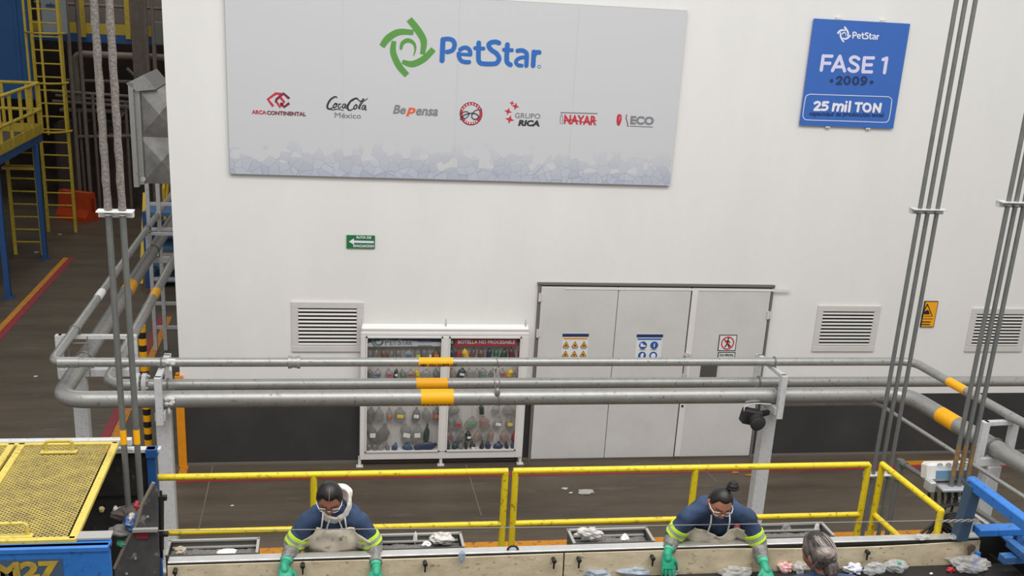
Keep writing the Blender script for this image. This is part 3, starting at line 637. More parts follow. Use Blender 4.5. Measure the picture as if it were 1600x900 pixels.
b = B(); b.prism([at(*k8(*q), Y=HY) for q in [(60, 112), (180, 88), (400, 100), (560, 106), (560, 132), (60, 135)]], (0, -.004, 0)); b.obj('pale_header_lower', mat('case_pale', (190, 190, 190), .5), case)
M_cl = mat('case_letter', (120, 128, 136), .5)
b = B(); ptext(b, 'P', k8(178, 125), k8(206, 125), k8(178, 83), HY - .006, bold=.015); ptext(b, 'ET', k8(210, 125), k8(256, 125), k8(210, 92), HY - .006, bold=.015); ptext(b, 'S', k8(262, 125), k8(286, 125), k8(262, 83), HY - .006, bold=.015); ptext(b, 'TAR', k8(290, 125), k8(360, 125), k8(290, 92), HY - .006, bold=.015); b.obj('case_lettering', M_cl, case)
b = B(); pribbon(b, [k8(*q) for q in [(92, 110), (100, 80), (130, 70), (158, 85), (160, 110), (140, 125), (118, 118), (112, 100), (128, 90)]], [2, 3.4, 2.5, 1.5], HY - .006); pribbon(b, [k8(*q) for q in [(95, 112), (108, 130), (128, 138)]], [2.5, 1.5], HY - .006); b.obj('swirl_emblem', mat('case_green', (88, 112, 104), .5), case)
b = B()
for q in [(398, 98, 485, 106), (398, 126, 492, 134)]: b.prism([at(*k8(x, y), Y=HY - .006) for x, y in [(q[0], q[1]), (q[2], q[1]), (q[2], q[3]), (q[0], q[3])]], (0, -.002, 0))
b.obj('caption_lines', M_cl, case)
# the bottles: every one its own thing
BCOL = dict(clear=(150, 148, 144), grey=(126, 122, 118), brown=(104, 74, 60), red=(150, 40, 50), yellow=(212, 172, 50), teal=(48, 62, 70), navy=(40, 48, 78), green=(44, 100, 62), dgreen=(46, 62, 50), maroon=(104, 40, 48), blue=(52, 76, 106), black=(44, 42, 42), pink=(160, 132, 124))
LCOL = dict(lime=(176, 190, 60), orange=(216, 110, 60), red=(196, 50, 60), white=(224, 222, 218), yellow=(222, 200, 60), blue=(72, 96, 150), green=(90, 150, 100), black=(46, 44, 44))
CNAME = dict(clear='clear', grey='grey', brown='brown', red='red', yellow='yellow', teal='dark teal', navy='navy blue', green='green', dgreen='dark green', maroon='maroon', blue='blue', black='black', pink='pinkish clear')
def bottle_mat(c):
    if c in ('clear', 'grey', 'pink'): return clear_mat('plastic_' + c, BCOL[c], .38 if c != 'grey' else .25, .3)
    return mat('plastic_' + c, BCOL[c], .35)
def crushed(b, c, ww, hh, dd, seed, kind, axis=None, tilt=0.0):
    """crushed bottle: a lathe-like profile, flattened and dented"""
    prof = {0: [(.0, .42), (.05, .5), (.3, .47), (.5, .5), (.66, .42), (.8, .2), (.86, .14), (.95, .14), (1, .13)],
            1: [(.0, .4), (.06, .5), (.45, .5), (.62, .44), (.78, .22), (.88, .15), (1, .15)],
            2: [(.0, .45), (.08, .5), (.4, .42), (.55, .5), (.75, .4), (.88, .18), (.93, .16), (1, .16)]}[kind]
    n = 12; rings = []; ct_, st_ = math.cos(tilt), math.sin(tilt)
    for t, r_ in prof:
        rings.append((V((0, 0, (t - .5) * hh)), V((ww * r_, 0, 0)), V((0, dd * r_, 0))))
    q = B(); q.loft(rings, n)
    for p in q.v:
        nz = noise.noise_vector(p * 14 + V((seed * 3.1, seed, seed * 1.7)))
        s = max(.15, min(1, (hh * .5 - p.z) / (hh * .5)))
        p += V((nz.x * .16 * ww, nz.y * .12 * dd, nz.z * .06 * hh)) * s
        p.x += math.sin(seed * 2.3 + p.z / hh * 3) * ww * .08
        x, z = p.x, p.z; p.x = x * ct_ - z * st_; p.z = x * st_ + z * ct_
    if axis is not None:
        for i, p in enumerate(q.v): q.v[i] = axis @ p
    b.add([V(c) + p for p in q.v], q.f)
ORD = ['first', 'second', 'third', 'fourth', 'fifth', 'sixth', 'seventh', 'eighth', 'ninth', 'tenth', 'eleventh', 'twelfth']
ROWN = {'L': ['top row', 'second row', 'third row', 'fourth row', 'bottom row'], 'R': ['top row', 'second row', 'third row', 'fourth row', 'fifth row', 'bottom row']}
ROWS = {'L': [(183, 72, [(75, 40, 'grey', 0), (117, 42, 'grey', 0), (172, 44, 'brown', 0), (220, 40, 'grey', 0), (268, 42, 'grey', 0), (335, 62, 'clear', 'blue'), (398, 48, 'grey', 'lime'), (438, 38, 'grey', 0), (478, 22, 'clear', 'white'), (520, 52, 'brown', 'orange')]),
              (313, 60, [(78, 40, 'grey', 0), (128, 56, 'clear', 'blue'), (205, 56, 'clear', 'red'), (250, 30, 'black', 'white'), (298, 44, 'grey', 'green'), (345, 48, 'clear', 'red'), (394, 36, 'yellow', 'lime'), (450, 70, 'clear', 0), (522, 48, 'grey', 0)]),
              (585, 92, [(80, 56, 'grey', 0), (140, 60, 'clear', 0), (206, 42, 'clear', 'orange'), (278, 76, 'clear', 'yellow'), (385, 56, 'grey', 'white'), (455, 60, 'clear', 0), (520, 52, 'grey', 'orange')]),
              (708, 120, [(93, 64, 'grey', 'white'), (165, 84, 'grey', 0), (320, 80, 'clear', 'white'), (392, 68, 'clear', 'white'), (457, 40, 'dgreen', 0)]),
              (808, 62, [(68, 40, 'grey', 0), (112, 40, 'grey', 0), (152, 42, 'clear', 0), (195, 32, 'grey', 0), (243, 44, 'blue', 0), (327, 72, 'blue', 0), (452, 78, 'navy', 0)])],
        'R': [(178, 72, [(626, 46, 'teal', 0), (669, 36, 'red', 0), (716, 44, 'yellow', 0), (766, 44, 'brown', 0), (824, 52, 'brown', 0), (874, 40, 'navy', 0), (924, 38, 'green', 0), (974, 46, 'dgreen', 0), (1026, 48, 'maroon', 0), (1078, 30, 'red', 0)]),
              (308, 62, [(630, 60, 'pink', 0), (690, 54, 'teal', 'white'), (747, 46, 'clear', 0), (790, 38, 'clear', 0), (836, 54, 'clear', 'green'), (896, 40, 'grey', 0), (964, 46, 'clear', 'red'), (1016, 46, 'yellow', 0), (1062, 34, 'clear', 0)]),
              (552, 66, [(640, 70, 'clear', 0), (826, 36, 'dgreen', 0), (920, 50, 'clear', 0), (1004, 84, 'clear', 0)]),
              (640, 90, [(611, 56, 'clear', 0), (668, 52, 'clear', 'red'), (756, 84, 'clear', 'green'), (843, 78, 'pink', 0), (934, 64, 'clear', 'white'), (1012, 58, 'clear', 'yellow')]),
              (730, 70, [(600, 34, 'clear', 'red'), (640, 44, 'clear', 0), (690, 52, 'grey', 0), (738, 46, 'black', 'white'), (792, 50, 'pink', 0), (840, 48, 'clear', 0), (884, 40, 'pink', 0), (978, 60, 'pink', 0), (1040, 30, 'red', 0)]),
              (800, 72, [(600, 42, 'dgreen', 0), (645, 44, 'teal', 0), (688, 40, 'grey', 0), (718, 24, 'black', 0), (766, 48, 'black', 'white'), (823, 32, 'black', 0), (868, 44, 'navy', 0), (933, 66, 'navy', 0), (991, 26, 'black', 0), (1034, 40, 'blue', 0)])]}
k_ = 0
for side in 'LR':
    for ri, (cy_, hh, items) in enumerate(ROWS[side]):
        for ii, (cx_, ww, col, lab) in enumerate(items):
            k_ += 1
            BYc = cy0 + .085
            c = at(*k8(cx_, cy_), Y=BYc); w_ = ww / 4.285 / 118 * .98; h_ = hh / 4.285 / 118 * (.9 + .2 * R.random())
            wide = (side, cx_) == ('L', 452)
            b = B(); crushed(b, (0, 0, 0), w_ if not wide else .16, h_ if not wide else .3, .07, k_ * 1.37, k_ % 3, tilt=(R.uniform(-.12, .12) if not wide else -1.15))
            b.v = [c + p for p in b.v]
            nm = CNAME[col] + ' crushed bottle' + ((' with %s label' % lab) if lab else '')
            o = b.obj('plastic_bottle', bottle_mat(col), None, True)
            for p in o.data.vertices: p.co -= c
            o.location = c
            tag(o, '%s, %s from left, %s, %s case pane' % (nm, ORD[ii], ROWN[side][ri], 'left' if side == 'L' else 'right'), 'bottle', 'sample bottles in the display case')
            if lab:
                b = B(); z0 = c.z - h_ * .14; b.box((c.x + .004, c.y - .035, z0), (w_ * .6, .012, h_ * .24), Matrix.Rotation(R.uniform(-.2, .2), 3, 'Y'), bev=.004)
                b.obj('label', mat('label_' + lab, LCOL[lab], .5), o)
# ------------------------------------------------------------------ pipes
YA, ZA, RA = 10.95, 2.315, .047
YB, ZB, RB = 11.3, 1.945, .062
YC, ZC, RC = 10.8, 1.972, .088
xA = at(75, 562, Y=YA).x + .03; xB = at(165, 597, Y=YB).x; xC = at(90, 617, Y=YC).x
rA = at(1427, 563, Y=YA); rC = at(1418, 612, Y=YC)
def solve_z(x, y, z): return at(x, y, Z=z)
endA = solve_z(1640, 684, ZA); endC = solve_z(1660, 763, ZC)
rA = V((rA.x, YA, ZA)); rC = V((rC.x, YC, ZC)); endA = rA + (endA - rA) * 2.6; endC = rC + (endC - rC) * 2.6
def pipe(label, X, Y, Z, r, right, elbow):
    root = thing('pipe', label, 'pipe', (X, Y, Z))
    pts = [(X, 27.2, Z), (X, Y, Z)] + right
    t = B(); t.tube(fillet(pts, elbow, 10), r, 20); t.obj('tube', M_galv, root, True)
    return root
pA = pipe('thin grey overhead pipe, uppermost of the three pipes wrapping the wall corner', xA, YA, ZA, RA, [(rA.x, YA, ZA), endA], .16)
pB = pipe('medium grey pipe, rearmost of the three, running straight past the right support', xB, YB, ZB, RB, [(12.5, YB, ZB)], .26)
pC = pipe('thick grey pipe, lowest and frontmost of the three across the wall', xC, YC, ZC, RC, [(rC.x, YC, ZC), endC], .3)
def on_line(a, b_, p): dd = (b_ - a).normalized(); return a + dd * (p - a).dot(dd)
def band(root, a, b_, r, nm='yellow_band', mt=None):
    t = B(); t.cyl(a, b_, r, 20); return t.obj(nm, mt or M_band, root, True)
def bx(x, Y): return at(x, 600, Y=Y).x
ba = band(pA, (bx(653, YA), YA, ZA), (bx(706, YA), YA, ZA), RA + .002)
t = B(); x0, x1 = bx(668, YA), bx(700, YA); text(t, 'AGUA CALIENTE', (x0, YA - RA - .004, ZA - .034), (x1 - x0, 0, 0), (0, 0, .03), (0, -1, 0), bold=.03)
t.prism([(x0 - .02, YA - RA - .004, ZA - .026), (x0 - .02, YA - RA - .004, ZA - .014), (x0 - .05, YA - RA - .004, ZA - .014), (x0 - .05, YA - RA - .004, ZA - .005), (x0 - .085, YA - RA - .004, ZA - .02), (x0 - .05, YA - RA - .004, ZA - .034), (x0 - .05, YA - RA - .004, ZA - .026)], (0, -.003, 0))
for k in range(4):
    for xs in (bx(655, YA) + .018 * k, x1 + .012 + .018 * k): t.bar((xs, YA - RA - .003, ZA - .036), (xs + .012, YA - RA - .003, ZA - .006), .007, .003, up=(0, 1, 0))
t.obj('band_lettering', M_blacktxt, ba)
band(pB, (bx(650, YB), YB, ZB), (bx(699, YB), YB, ZB), RB + .002)
bc = band(pC, (bx(657.5, YC), YC, ZC), (bx(708.5, YC), YC, ZC), RC + .002)
t = B()
for k in range(7):
    xs = bx(660, YC) + .045 * k; t.bar((xs, YC - RC * .72 - .008, ZC - RC * .72), (xs + .03, YC - RC * .72 - .004, ZC - RC * .66), .008, .004, up=(0, 1, 0))
t.obj('band_marks', M_blacktxt, bc)
d = (endA - rA).normalized(); q = at(1490, 596, Z=ZA); q2 = at(1518, 611, Z=ZA); band(pA, on_line(V((rA.x, YA, ZA)), endA, q), on_line(V((rA.x, YA, ZA)), endA, q2), RA + .002)
q = at(1476, 648, Z=ZC); q2 = at(1504, 664, Z=ZC)
rAe, rCe = V((rA.x, YA, ZA)), V((rC.x, YC, ZC))
band(pC, on_line(rCe, endC, q), on_line(rCe, endC, q2), RC + .002)
y0 = at(237, 440, X=xB).y; band(pB, (xB, y0, ZB), (xB, y0 + .35, ZB), RB + .002)
y0 = at(196, 437, X=xC).y; band(pC, (xC, y0, ZC), (xC, y0 + .4, ZC), RC + .002)
y0 = at(152, 468, X=xA).y; band(pA, (xA, y0, ZA), (xA, y0 + .3, ZA), RA + .002, 'white_sticker', M_white)
def coupling(root, x, Y, Z, r, wd): t = B(); t.cyl((x - wd / 2, Y, Z), (x + wd / 2, Y, Z), r, 18); t.obj('coupling', M_galv, root, True)
coupling(pA, bx(110, YA), YA, ZA, RA + .008, .2); coupling(pA, xA + .2, YA, ZA, RA + .004, .03)
for dx in (-.045, .045): coupling(pA, bx(460, YA) + dx, YA, ZA, RA + .02, .035)
coupling(pA, bx(460, YA), YA, ZA, RA + .012, .12)
coupling(pC, xC + .42, YC, ZC, RC + .002, .012)
for dx in (-.035, .035):
    t = B(); xf = bx(221, YB) + dx; t.cyl((xf - .022, YB, ZB), (xf + .022, YB, ZB), .125, 20)
    for k in range(8):
        a = k * PI / 4; t.cyl((xf - .045, YB + .1 * math.cos(a), ZB + .1 * math.sin(a)), (xf + .045, YB + .1 * math.cos(a), ZB + .1 * math.sin(a)), .012, 6)
    t.obj('flange', M_post, pB, True)
for yy in (12.1, 14.2, 17.0):
    for root, X, Z, r in ((pA, xA, ZA, RA), (pB, xB, ZB, RB), (pC, xC, ZC, RC)):
        t = B(); t.cyl((X, yy + .3 * r, Z), (X, yy + .3 * r + .05, Z), r + .004, 18); t.obj('joint_ring', M_galv, root, True)
M_tape = mat('white_tape', (226, 224, 220), .7, bump=.4, scale=30)
for px, py, root, Y, Z, r in ((268, 567, pA, YA, ZA, RA), (266, 624, pC, YC, ZC, RC)):
    x = at(px, py, Y=Y).x; t = B()
    for k in range(6): t.ell((x + R.uniform(-.035, .035), Y - r * .9, Z + R.uniform(-.03, .04)), .03, .015, .025, 8, 6)
    t.ell((x - .01, Y - r * .6, Z - r - .02), .015, .015, .04, 8, 6); t.obj('tape_wrap', M_tape, root, True)
# white supports: post, cross beam, bracket legs and clamps
def ubolt(b, c, r, axis, drop=.03):
    c = V(c); pts = []
    side = V((0, 1, 0)) if axis == 'X' else V((1, 0, 0))
    pts.append(c + side * r - V((0, 0, r + drop)))
    for k in range(13): a = PI * k / 12; pts.append(c + side * r * math.cos(a) + V((0, 0, r * math.sin(a))))
    pts.append(c - side * r - V((0, 0, r + drop))); b.tube(pts, .008, 6)
ZBM = ZC - RC - .005
def support(label, x, y, axis, arms=(-.22, .45), pw=.15, base=0.0, post_off=0.0, legs=True, pipes=True):
    root = thing('pipe_support', label, 'support', (x, y, base))
    e = V((0, 1, 0)) if axis == 'X' else V((1, 0, 0))
    c = V((x, y, 0))
    b = B(); pc = c + e * post_off; b.box((pc.x, pc.y, (ZBM - .09 + base) / 2), (pw, pw, ZBM - .09 - base), bev=.008); b.box((pc.x, pc.y, base + .008), (pw * 1.8, pw * 1.8, .016)); b.obj('post', M_post, root)
    b = B(); p0 = c + e * arms[0]; p1 = c + e * arms[1]; b.bar((p0.x, p0.y, ZBM - .045), (p1.x, p1.y, ZBM - .045), .1, .09, bev=.006); b.obj('beam', M_post, root)
    if legs:
        zt = ZA - RA - .006
        for p in (p0, p1): b = B(); b.bar((p.x, p.y, ZBM - .12), (p.x, p.y, zt), .07, .07, bev=.004); b.obj('bracket_leg', M_post, root)
        b = B(); b.bar((p0.x, p0.y, zt - .02), (p1.x, p1.y, zt - .02), .06, .04); b.obj('bracket_bar', M_post, root)
    for X, Yp, Z, r in ((xA, YA, ZA, RA + .006), (xC, YC, ZC, RC + .008), (xB, YB, ZB, RB + .008)):
        b = B(); ubolt(b, (x, Yp, Z) if axis == 'X' else (X, y, Z), r, axis); b.obj('pipe_clamp', mat('clamp_grey', (120, 120, 120), .4, .5), root, True)
    return root
support('white steel pipe support beside the left end of the yellow railing, before the wall corner', at(247, 610, Y=10.62).x, 10.95, 'X', (-.31, .42), post_off=-.04)
support('white steel pipe support right of the grey doors, carrying a black device', at(1222, 620, Y=10.62).x, 10.95, 'X', (-.31, .42), post_off=-.04)
xs_ = at(125, 660, Y=12.0).x
support('white steel pipe support on the left, standing behind the yellow mesh machine cover', xs_, 12.05, 'Y', (-.16, .62), post_off=.02)
support('white pipe support far back along the wall side, beneath the steel hood', xC + .3, 17.4, 'Y', (-.36, .38), pw=.12, post_off=.2)
support('white pipe support farthest back beside the blue stairs', xC + .3, 21.6, 'Y', (-.36, .38), pw=.12, post_off=.2)
# right-hand support under the turning pipes
q = at(1548, 730, Y=8.6)
root = thing('pipe_support', 'white steel pipe support at the right edge under the turning pipes', 'support', (q.x, 8.6, 0))
pc = V((at(1556, 760, Z=ZBM - .3).x, at(1556, 760, Z=ZBM - .3).y, 0)); lc = on_line(rCe, endC, at(1575, 698, Z=ZC)); la = on_line(rAe, endA, at(1577, 645, Z=ZA)); root.location = (lc.x, lc.y, 0)
dn = (endC - rCe).normalized(); sd = V((0, 0, 1)).cross(dn); sd.normalize()
if sd.x > 0: sd = -sd
b = B(); b.bar((lc.x, lc.y, 0), (lc.x, lc.y, ZBM - .09), .15, .15, up=sd, bev=.008); b.box((lc.x, lc.y, .008), (.27, .27, .016)); b.obj('post', M_post, root)
b = B(); p0 = V((lc.x, lc.y, ZBM - .045)) + sd * .17; p1 = V((lc.x, lc.y, ZBM - .045)) - sd * .17; b.bar(p0, p1, .1, .09, bev=.006); b.obj('beam', M_post, root)
zt = ZA - RA - .006
for p in (p0, p1): b = B(); b.bar((p.x, p.y, ZBM - .09), (p.x, p.y, zt), .075, .075, bev=.004); b.obj('bracket_leg', M_post, root)
b = B(); b.bar((p0.x, p0.y, zt - .02), (p1.x, p1.y, zt - .02), .06, .04); b.obj('bracket_bar', M_post, root)
b = B(); pts = []
for k in range(13): a = PI * k / 12; pts.append(lc + sd * (RC + .008) * math.cos(a) + V((0, 0, (RC + .008) * math.sin(a))))
b.tube([pts[0] - V((0, 0, .1))] + pts + [pts[-1] - V((0, 0, .1))], .009, 6); b.obj('pipe_clamp', MATS['clamp_grey'], root, True)
# rusty wire bracket on the left run
b = B(); q = at(118, 530, X=xC)
for dx in (-.08, .12): b.cyl((xC + dx, q.y, ZC - .1), (xC + dx, q.y, ZA + .02), .007, 6)
b.cyl((xC - .22, q.y, ZC + RC + .01), (xC + .18, q.y, ZC + RC + .01), .01, 6); b.cyl((xA - .02, q.y, ZA - RA - .01), (xC + .14, q.y, ZA - RA - .01), .01, 6)
tag(b.obj('wire_bracket', mat('rusty_wire', (120, 112, 104), .7)), 'thin rod bracket hanging between the two outer pipes left of the corner', 'bracket')
# wire tie round all three pipes
x = bx(771, YA); b = B()
for (Y, Z, r) in ((YA, ZA, RA + .006), (YC, ZC, RC + .006)):
    b.tube([(x + .004 * k, Y + r * math.cos(2 * PI * k / 16), Z + r * math.sin(2 * PI * k / 16)) for k in range(16)], .007, 6, closed=True)
for dx in (-.012, .016): b.tube([(x + dx, YA - RA - .006, ZA - .04), (x + dx * 2, YC - RC + .02, (ZA + ZC) / 2 + .02), (x + dx * .4, YC - RC * .8, ZC + RC)], .007, 6)
b.ell((x + .01, YC - RC + .01, ZC + RC * .9), .03, .02, .05, 8, 6); b.ell((x, YA - RA - .01, ZA - RA - .02), .02, .012, .03, 8, 6)
tag(b.obj('wire_tie', mat('wire_zinc', (150, 148, 144), .4, .5), None, True), 'twisted wire tie looped round the pipes in front of the bottle display case', 'wire')
# thin conduits on the right
b = B(); p0 = at(1206, 632, Y=10.9); zt = p0.z; p1 = at(1372, 632, Y=10.9); p1.z = zt; e1 = at(1640, 802, Z=zt); e1 = V((p1.x, 10.9, zt)) + (e1 - V((p1.x, 10.9, zt))) * 2.2
b.tube(fillet([(p0.x, 10.9, zt), (p1.x, 10.9, zt), e1], .15), .022, 12)
tag(b.obj('thin_conduit', M_galv, None, True), 'thin grey conduit just under the pipes, turning toward the right edge', 'conduit')
q0 = at(1407, 722, Y=10.0); q1 = at(1580, 832, Z=q0.z) 
b = B(); b.tube(fillet([(q0.x, q0.y, 0), q0, q1], .08), .027, 12); b.cyl(q0 + V((0, 0, .03)), q0 - V((0, 0, .2)), .042, 14); b.tube([q0, q0 + (q1 - q0).normalized() * .1], .038, 12)
tag(b.obj('conduit_elbow', M_conduit, None, True), 'short grey conduit with a cast elbow rising behind the yellow gate', 'conduit')
# black device on the right post
q = at(1178, 652, Y=10.62)
dv = thing('alarm_horn', 'black box and round horn clamped on the white support right of the doors', 'horn', (q.x, q.y, q.z - .1))
b = B(); b.box((q.x - .035, q.y, q.z + .01), (.22, .13, .17), Matrix.Rotation(.2, 3, 'Y'), bev=.02); b.obj('body', M_dark, dv)
b = B(); q2 = at(1183, 659, Y=10.5); b.cyl(q2 + V((0, .06, 0)), q2 + V((0, -.03, -.01)), .075, 20, .088); b.ell(q2 + V((0, -.03, -.01)), .08, .02, .08, 20, 8); b.obj('round_horn', mat('horn_black', (46, 45, 46), .5), dv, True)
b = B(); b.bar((q.x + .06, q.y + .02, q.z + .02), (q.x + .2, q.y + .1, q.z + .02), .05, .05); b.obj('clamp_arm', M_dark, dv)
b = B(); b.tube(smooth_path([(q.x + .18, q.y, q.z + .15), (q.x - .02, q.y, q.z + .16), (q.x - .13, q.y - .02, q.z + .13), (q.x - .12, q.y - .02, q.z + .05)], 5), .007, 6); b.obj('cable', M_post, dv, True)
b = B(); b.cyl((q.x - .1, q.y + .05, q.z + .16), (q.x + .2, q.y + .15, q.z + .145), .014, 8); b.obj('rod', M_galv, dv, True)
# ------------------------------------------------------------------ yellow railing
YR, ZT, ZM, RR, ZP = 7.35, 2.67, 2.235, .024, 1.6
xg = [at(242, 746, Y=YR).x, at(490, 742, Y=YR).x, at(791, 737, Y=YR).x, at(799.5, 737, Y=YR).x, at(1087, 733, Y=YR).x, at(1357, 728, Y=YR).x]
def rail(label, x0, x1, posts):
    root = thing('guard_rail', label, 'railing', ((x0 + x1) / 2, YR, ZP), 'yellow guard railing behind the sorters')
    b = B(); b.cyl((x0, YR, ZT), (x1, YR, ZT), RR, 16); b.obj('top_rail', M_yellow, root, True)
    b = B(); b.cyl((x0 + .02, YR, ZM), (x1, YR, ZM), RR * .95, 16); b.obj('mid_rail', M_yellow, root, True)
    for x in posts: b = B(); b.cyl((x, YR, ZP), (x, YR, ZT - .01), RR * 1.05, 16); b.ell((x, YR, ZT - .01), RR * 1.05, RR * 1.05, RR, 12, 6); b.obj('post', M_yellow, root, True)
rail('yellow tubular guard rail behind the worker with the white hood, left half', xg[0], xg[2] + .012, [xg[1], xg[2] - .006])
rail('yellow tubular guard rail behind the worker with the hair bun, right half', xg[3] + .012, xg[5], [xg[3] + .03, xg[4], xg[5]])
gx = at(1378, 731, Y=YR).x; ge = at(1461, 801, X=gx + .02); 
root = thing('guard_rail', 'short yellow gate rail turned toward the conveyor, right of the gap', 'railing', (gx, 6.95, ZP))
b = B(); b.tube([(gx, YR, ZT), (gx + .03, 6.52, ZT)], RR, 16); b.obj('top_rail', M_yellow, root, True)
b = B(); b.tube([(gx, YR, ZM), (gx + .03, 6.52, ZM)], RR * .95, 16); b.obj('mid_rail', M_yellow, root, True)
for x, y in ((gx, YR), (gx + .03, 6.52)): b = B(); b.cyl((x, y, ZP), (x, y, ZT), RR * 1.05, 16); b.ell((x, y, ZT), RR * 1.05, RR * 1.05, RR, 12, 6); b.obj('post', M_yellow, root, True)
# ------------------------------------------------------------------ conduit groups
def conduits(label, xs, Y, z0, z1, r, brackets, m_, plate=.05, bm_=None):
    root = thing('conduit_run', label, 'conduit', (sum(xs) / len(xs), Y, z0))
    for x in xs: b = B(); b.cyl((x, Y, z0), (x, Y, z1), r, 14); b.obj('conduit', m_, root, True)
    for z in brackets:
        b = B(); b.box(((xs[0] + xs[-1]) / 2, Y + .03, z), (xs[-1] - xs[0] + .12, .045, .04)); b.box(((xs[0] + xs[-1]) / 2, Y + .005, z + .02), (xs[-1] - xs[0] + .13, .09, .008))
        for x in xs: b.tube([(x + (r + .004) * math.cos(PI + PI * k / 8), Y + (r + .004) * math.sin(PI + PI * k / 8), z) for k in range(9)], .006, 6)
        b.obj('bracket', bm_ or M_post, root)
    return root
c1 = [at(x, 200, Y=7.9).x for x in (1459.5, 1473, 1488)]
conduits('three dark grey vertical conduits passing right of the blue sign, down behind the yellow gate', c1, 7.9, 1.0, 7.6, .0175, [at(1455, 331, Y=7.9).z, at(1390, 744, Y=7.9).z], M_conduit)
c2 = [at(x, 400, Y=6.9).x for x in (1558.5, 1570.5, 1583.5)]
r2 = conduits('three grey vertical conduits at the right edge ending above the junction box', c2, 6.9, 2.64, 7.6, .0165, [at(1580, 320, Y=6.9).z], M_conduit)
b = B()
for x in c2: b.cyl((x, 6.9, 2.76), (x, 6.9, 3.02), .0178, 14)
b.obj('rusty_end', mat('rusty_conduit', (150, 112, 52), .8, rgb2=(96, 90, 82), scale=22), r2, True)
b = B()
for x in c2: b.cyl((x, 6.9, 2.6), (x, 6.9, 2.7), .024, 10)
b.obj('end_fitting', M_conduit, r2, True)
YL = 6.9; zl = at(178, 335, Y=YL).z; cL = [at(x, 500, Y=YL).x for x in (180.5, 202)]
rl = conduits('pair of dust-caked vertical conduits at the left, dropping into the machine', cL, YL, 2.62, 7.6, .0195, [zl], M_conduit, bm_=M_white)
b = B(); 
for x in cL: b.tube([(x + .0015 * math.sin(k * 1.7), YL, zl + .03 + k * .06) for k in range(34)], [.0228 + .0016 * math.sin(k * 2.1 + x * 9) for k in range(34)], 14)
b.obj('dust_crust', M_dustconduit, rl, True)
b = B()
for x in cL: z0 = at(195, 690, Y=YL).z; b.cyl((x, YL, z0 - .015), (x, YL, z0 + .085), .0205, 14)
b.obj('amber_band', M_band, rl, True)

# ------------------------------------------------------------------ sorting conveyor
ZC0 = 2.5
cv = thing('sorting_conveyor', 'stainless steel sorting conveyor with black belt along the bottom of the scene', 'conveyor', (1.7, 5.85, 0))
xl = at(262, 878, Y=6.42).x; xsp = at(882, 860, Y=6.4).x; xr = at(1532, 843, Y=6.4).x
b = B(); b.box(((xl + xr) / 2, 6.4515, ZC0), (xr - xl, .077, .012), bev=.003); b.box(((xl + xr) / 2, 6.488, ZC0 - .04), (xr - xl, .01, .08)); b.obj('top_ledge', M_steelb, cv)
def plate(x0, x1, bulge):
    b = B(); n = 20; A = []; C_ = []
    for i in range(n + 1):
        t = i / n; x = x0 + (x1 - x0) * t; o = bulge * math.sin(PI * min(1, max(0, (t - .35) / .65)))
        A.append(V((x, 6.408 - o, ZC0 - .012 - o * .7))); C_.append(V((x, 6.39 - o * .2, ZC0 - .19)))
    b.strip(A, C_, (0, -.012, 0)); b.obj('side_plate', M_steel, cv)
plate(xl, xsp - .006, .004); plate(xsp + .004, xr, .02)
for px, py in ((274, 891), (473, 882), (664, 879), (865, 874), (904, 873), (1019, 870), (1354, 861)):
    p = at(px, py, Y=6.375); b = B(); b.cyl(p + V((0, .012, 0)), p + V((0, -.03, 0)), .014, 12); b.box(p + V((0, -.02, -.03)), (.011, .014, .06), bev=.003); b.ell(p + V((0, -.03, 0)), .016, .008, .016, 10, 6); b.obj('latch_knob', M_dark, cv, True)
p = at(1517, 856, Y=6.36); b = B(); b.cyl(p, p + V((0, -.014, 0)), .03, 14); b.box(p + V((-.01, -.01, -.05)), (.02, .01, .07)); b.obj('rust_bolt', mat('bolt_rust', (92, 78, 66), .8), cv)
p = at(801, 862, Y=6.44); b = B(); b.tube([p + V((.035 * math.cos(k * PI / 8), 0, .012 + .03 * math.sin(k * PI / 8))) for k in range(9)], .008, 8); b.obj('lifting_eye', M_dark, cv, True)
M_belt = mat('black_belt', (34, 31, 30), .6, 0, rgb2=(26, 24, 24), scale=5, dirt=.08, dirt_rgb=(70, 60, 54))
b = B(); b.box(((xl + xr) / 2 + .1, 5.8, 2.3), (xr - xl + .3, 1.14, .03)); b.obj('belt', M_belt, cv)
b = B(); b.box(((xl + xr) / 2, 6.43, 2.25), (xr - xl, .05, .48)); b.box(((xl + xr) / 2, 5.2, 2.36), (xr - xl, .05, .3)); b.obj('frame_rail', M_dark, cv)
for x in (-.8, 1.0, 2.8, 4.4):
    for y in (5.2, 6.42): b = B(); b.box((x, y, 1.02), (.09, .09, 2.04)); b.obj('leg', M_dark, cv)
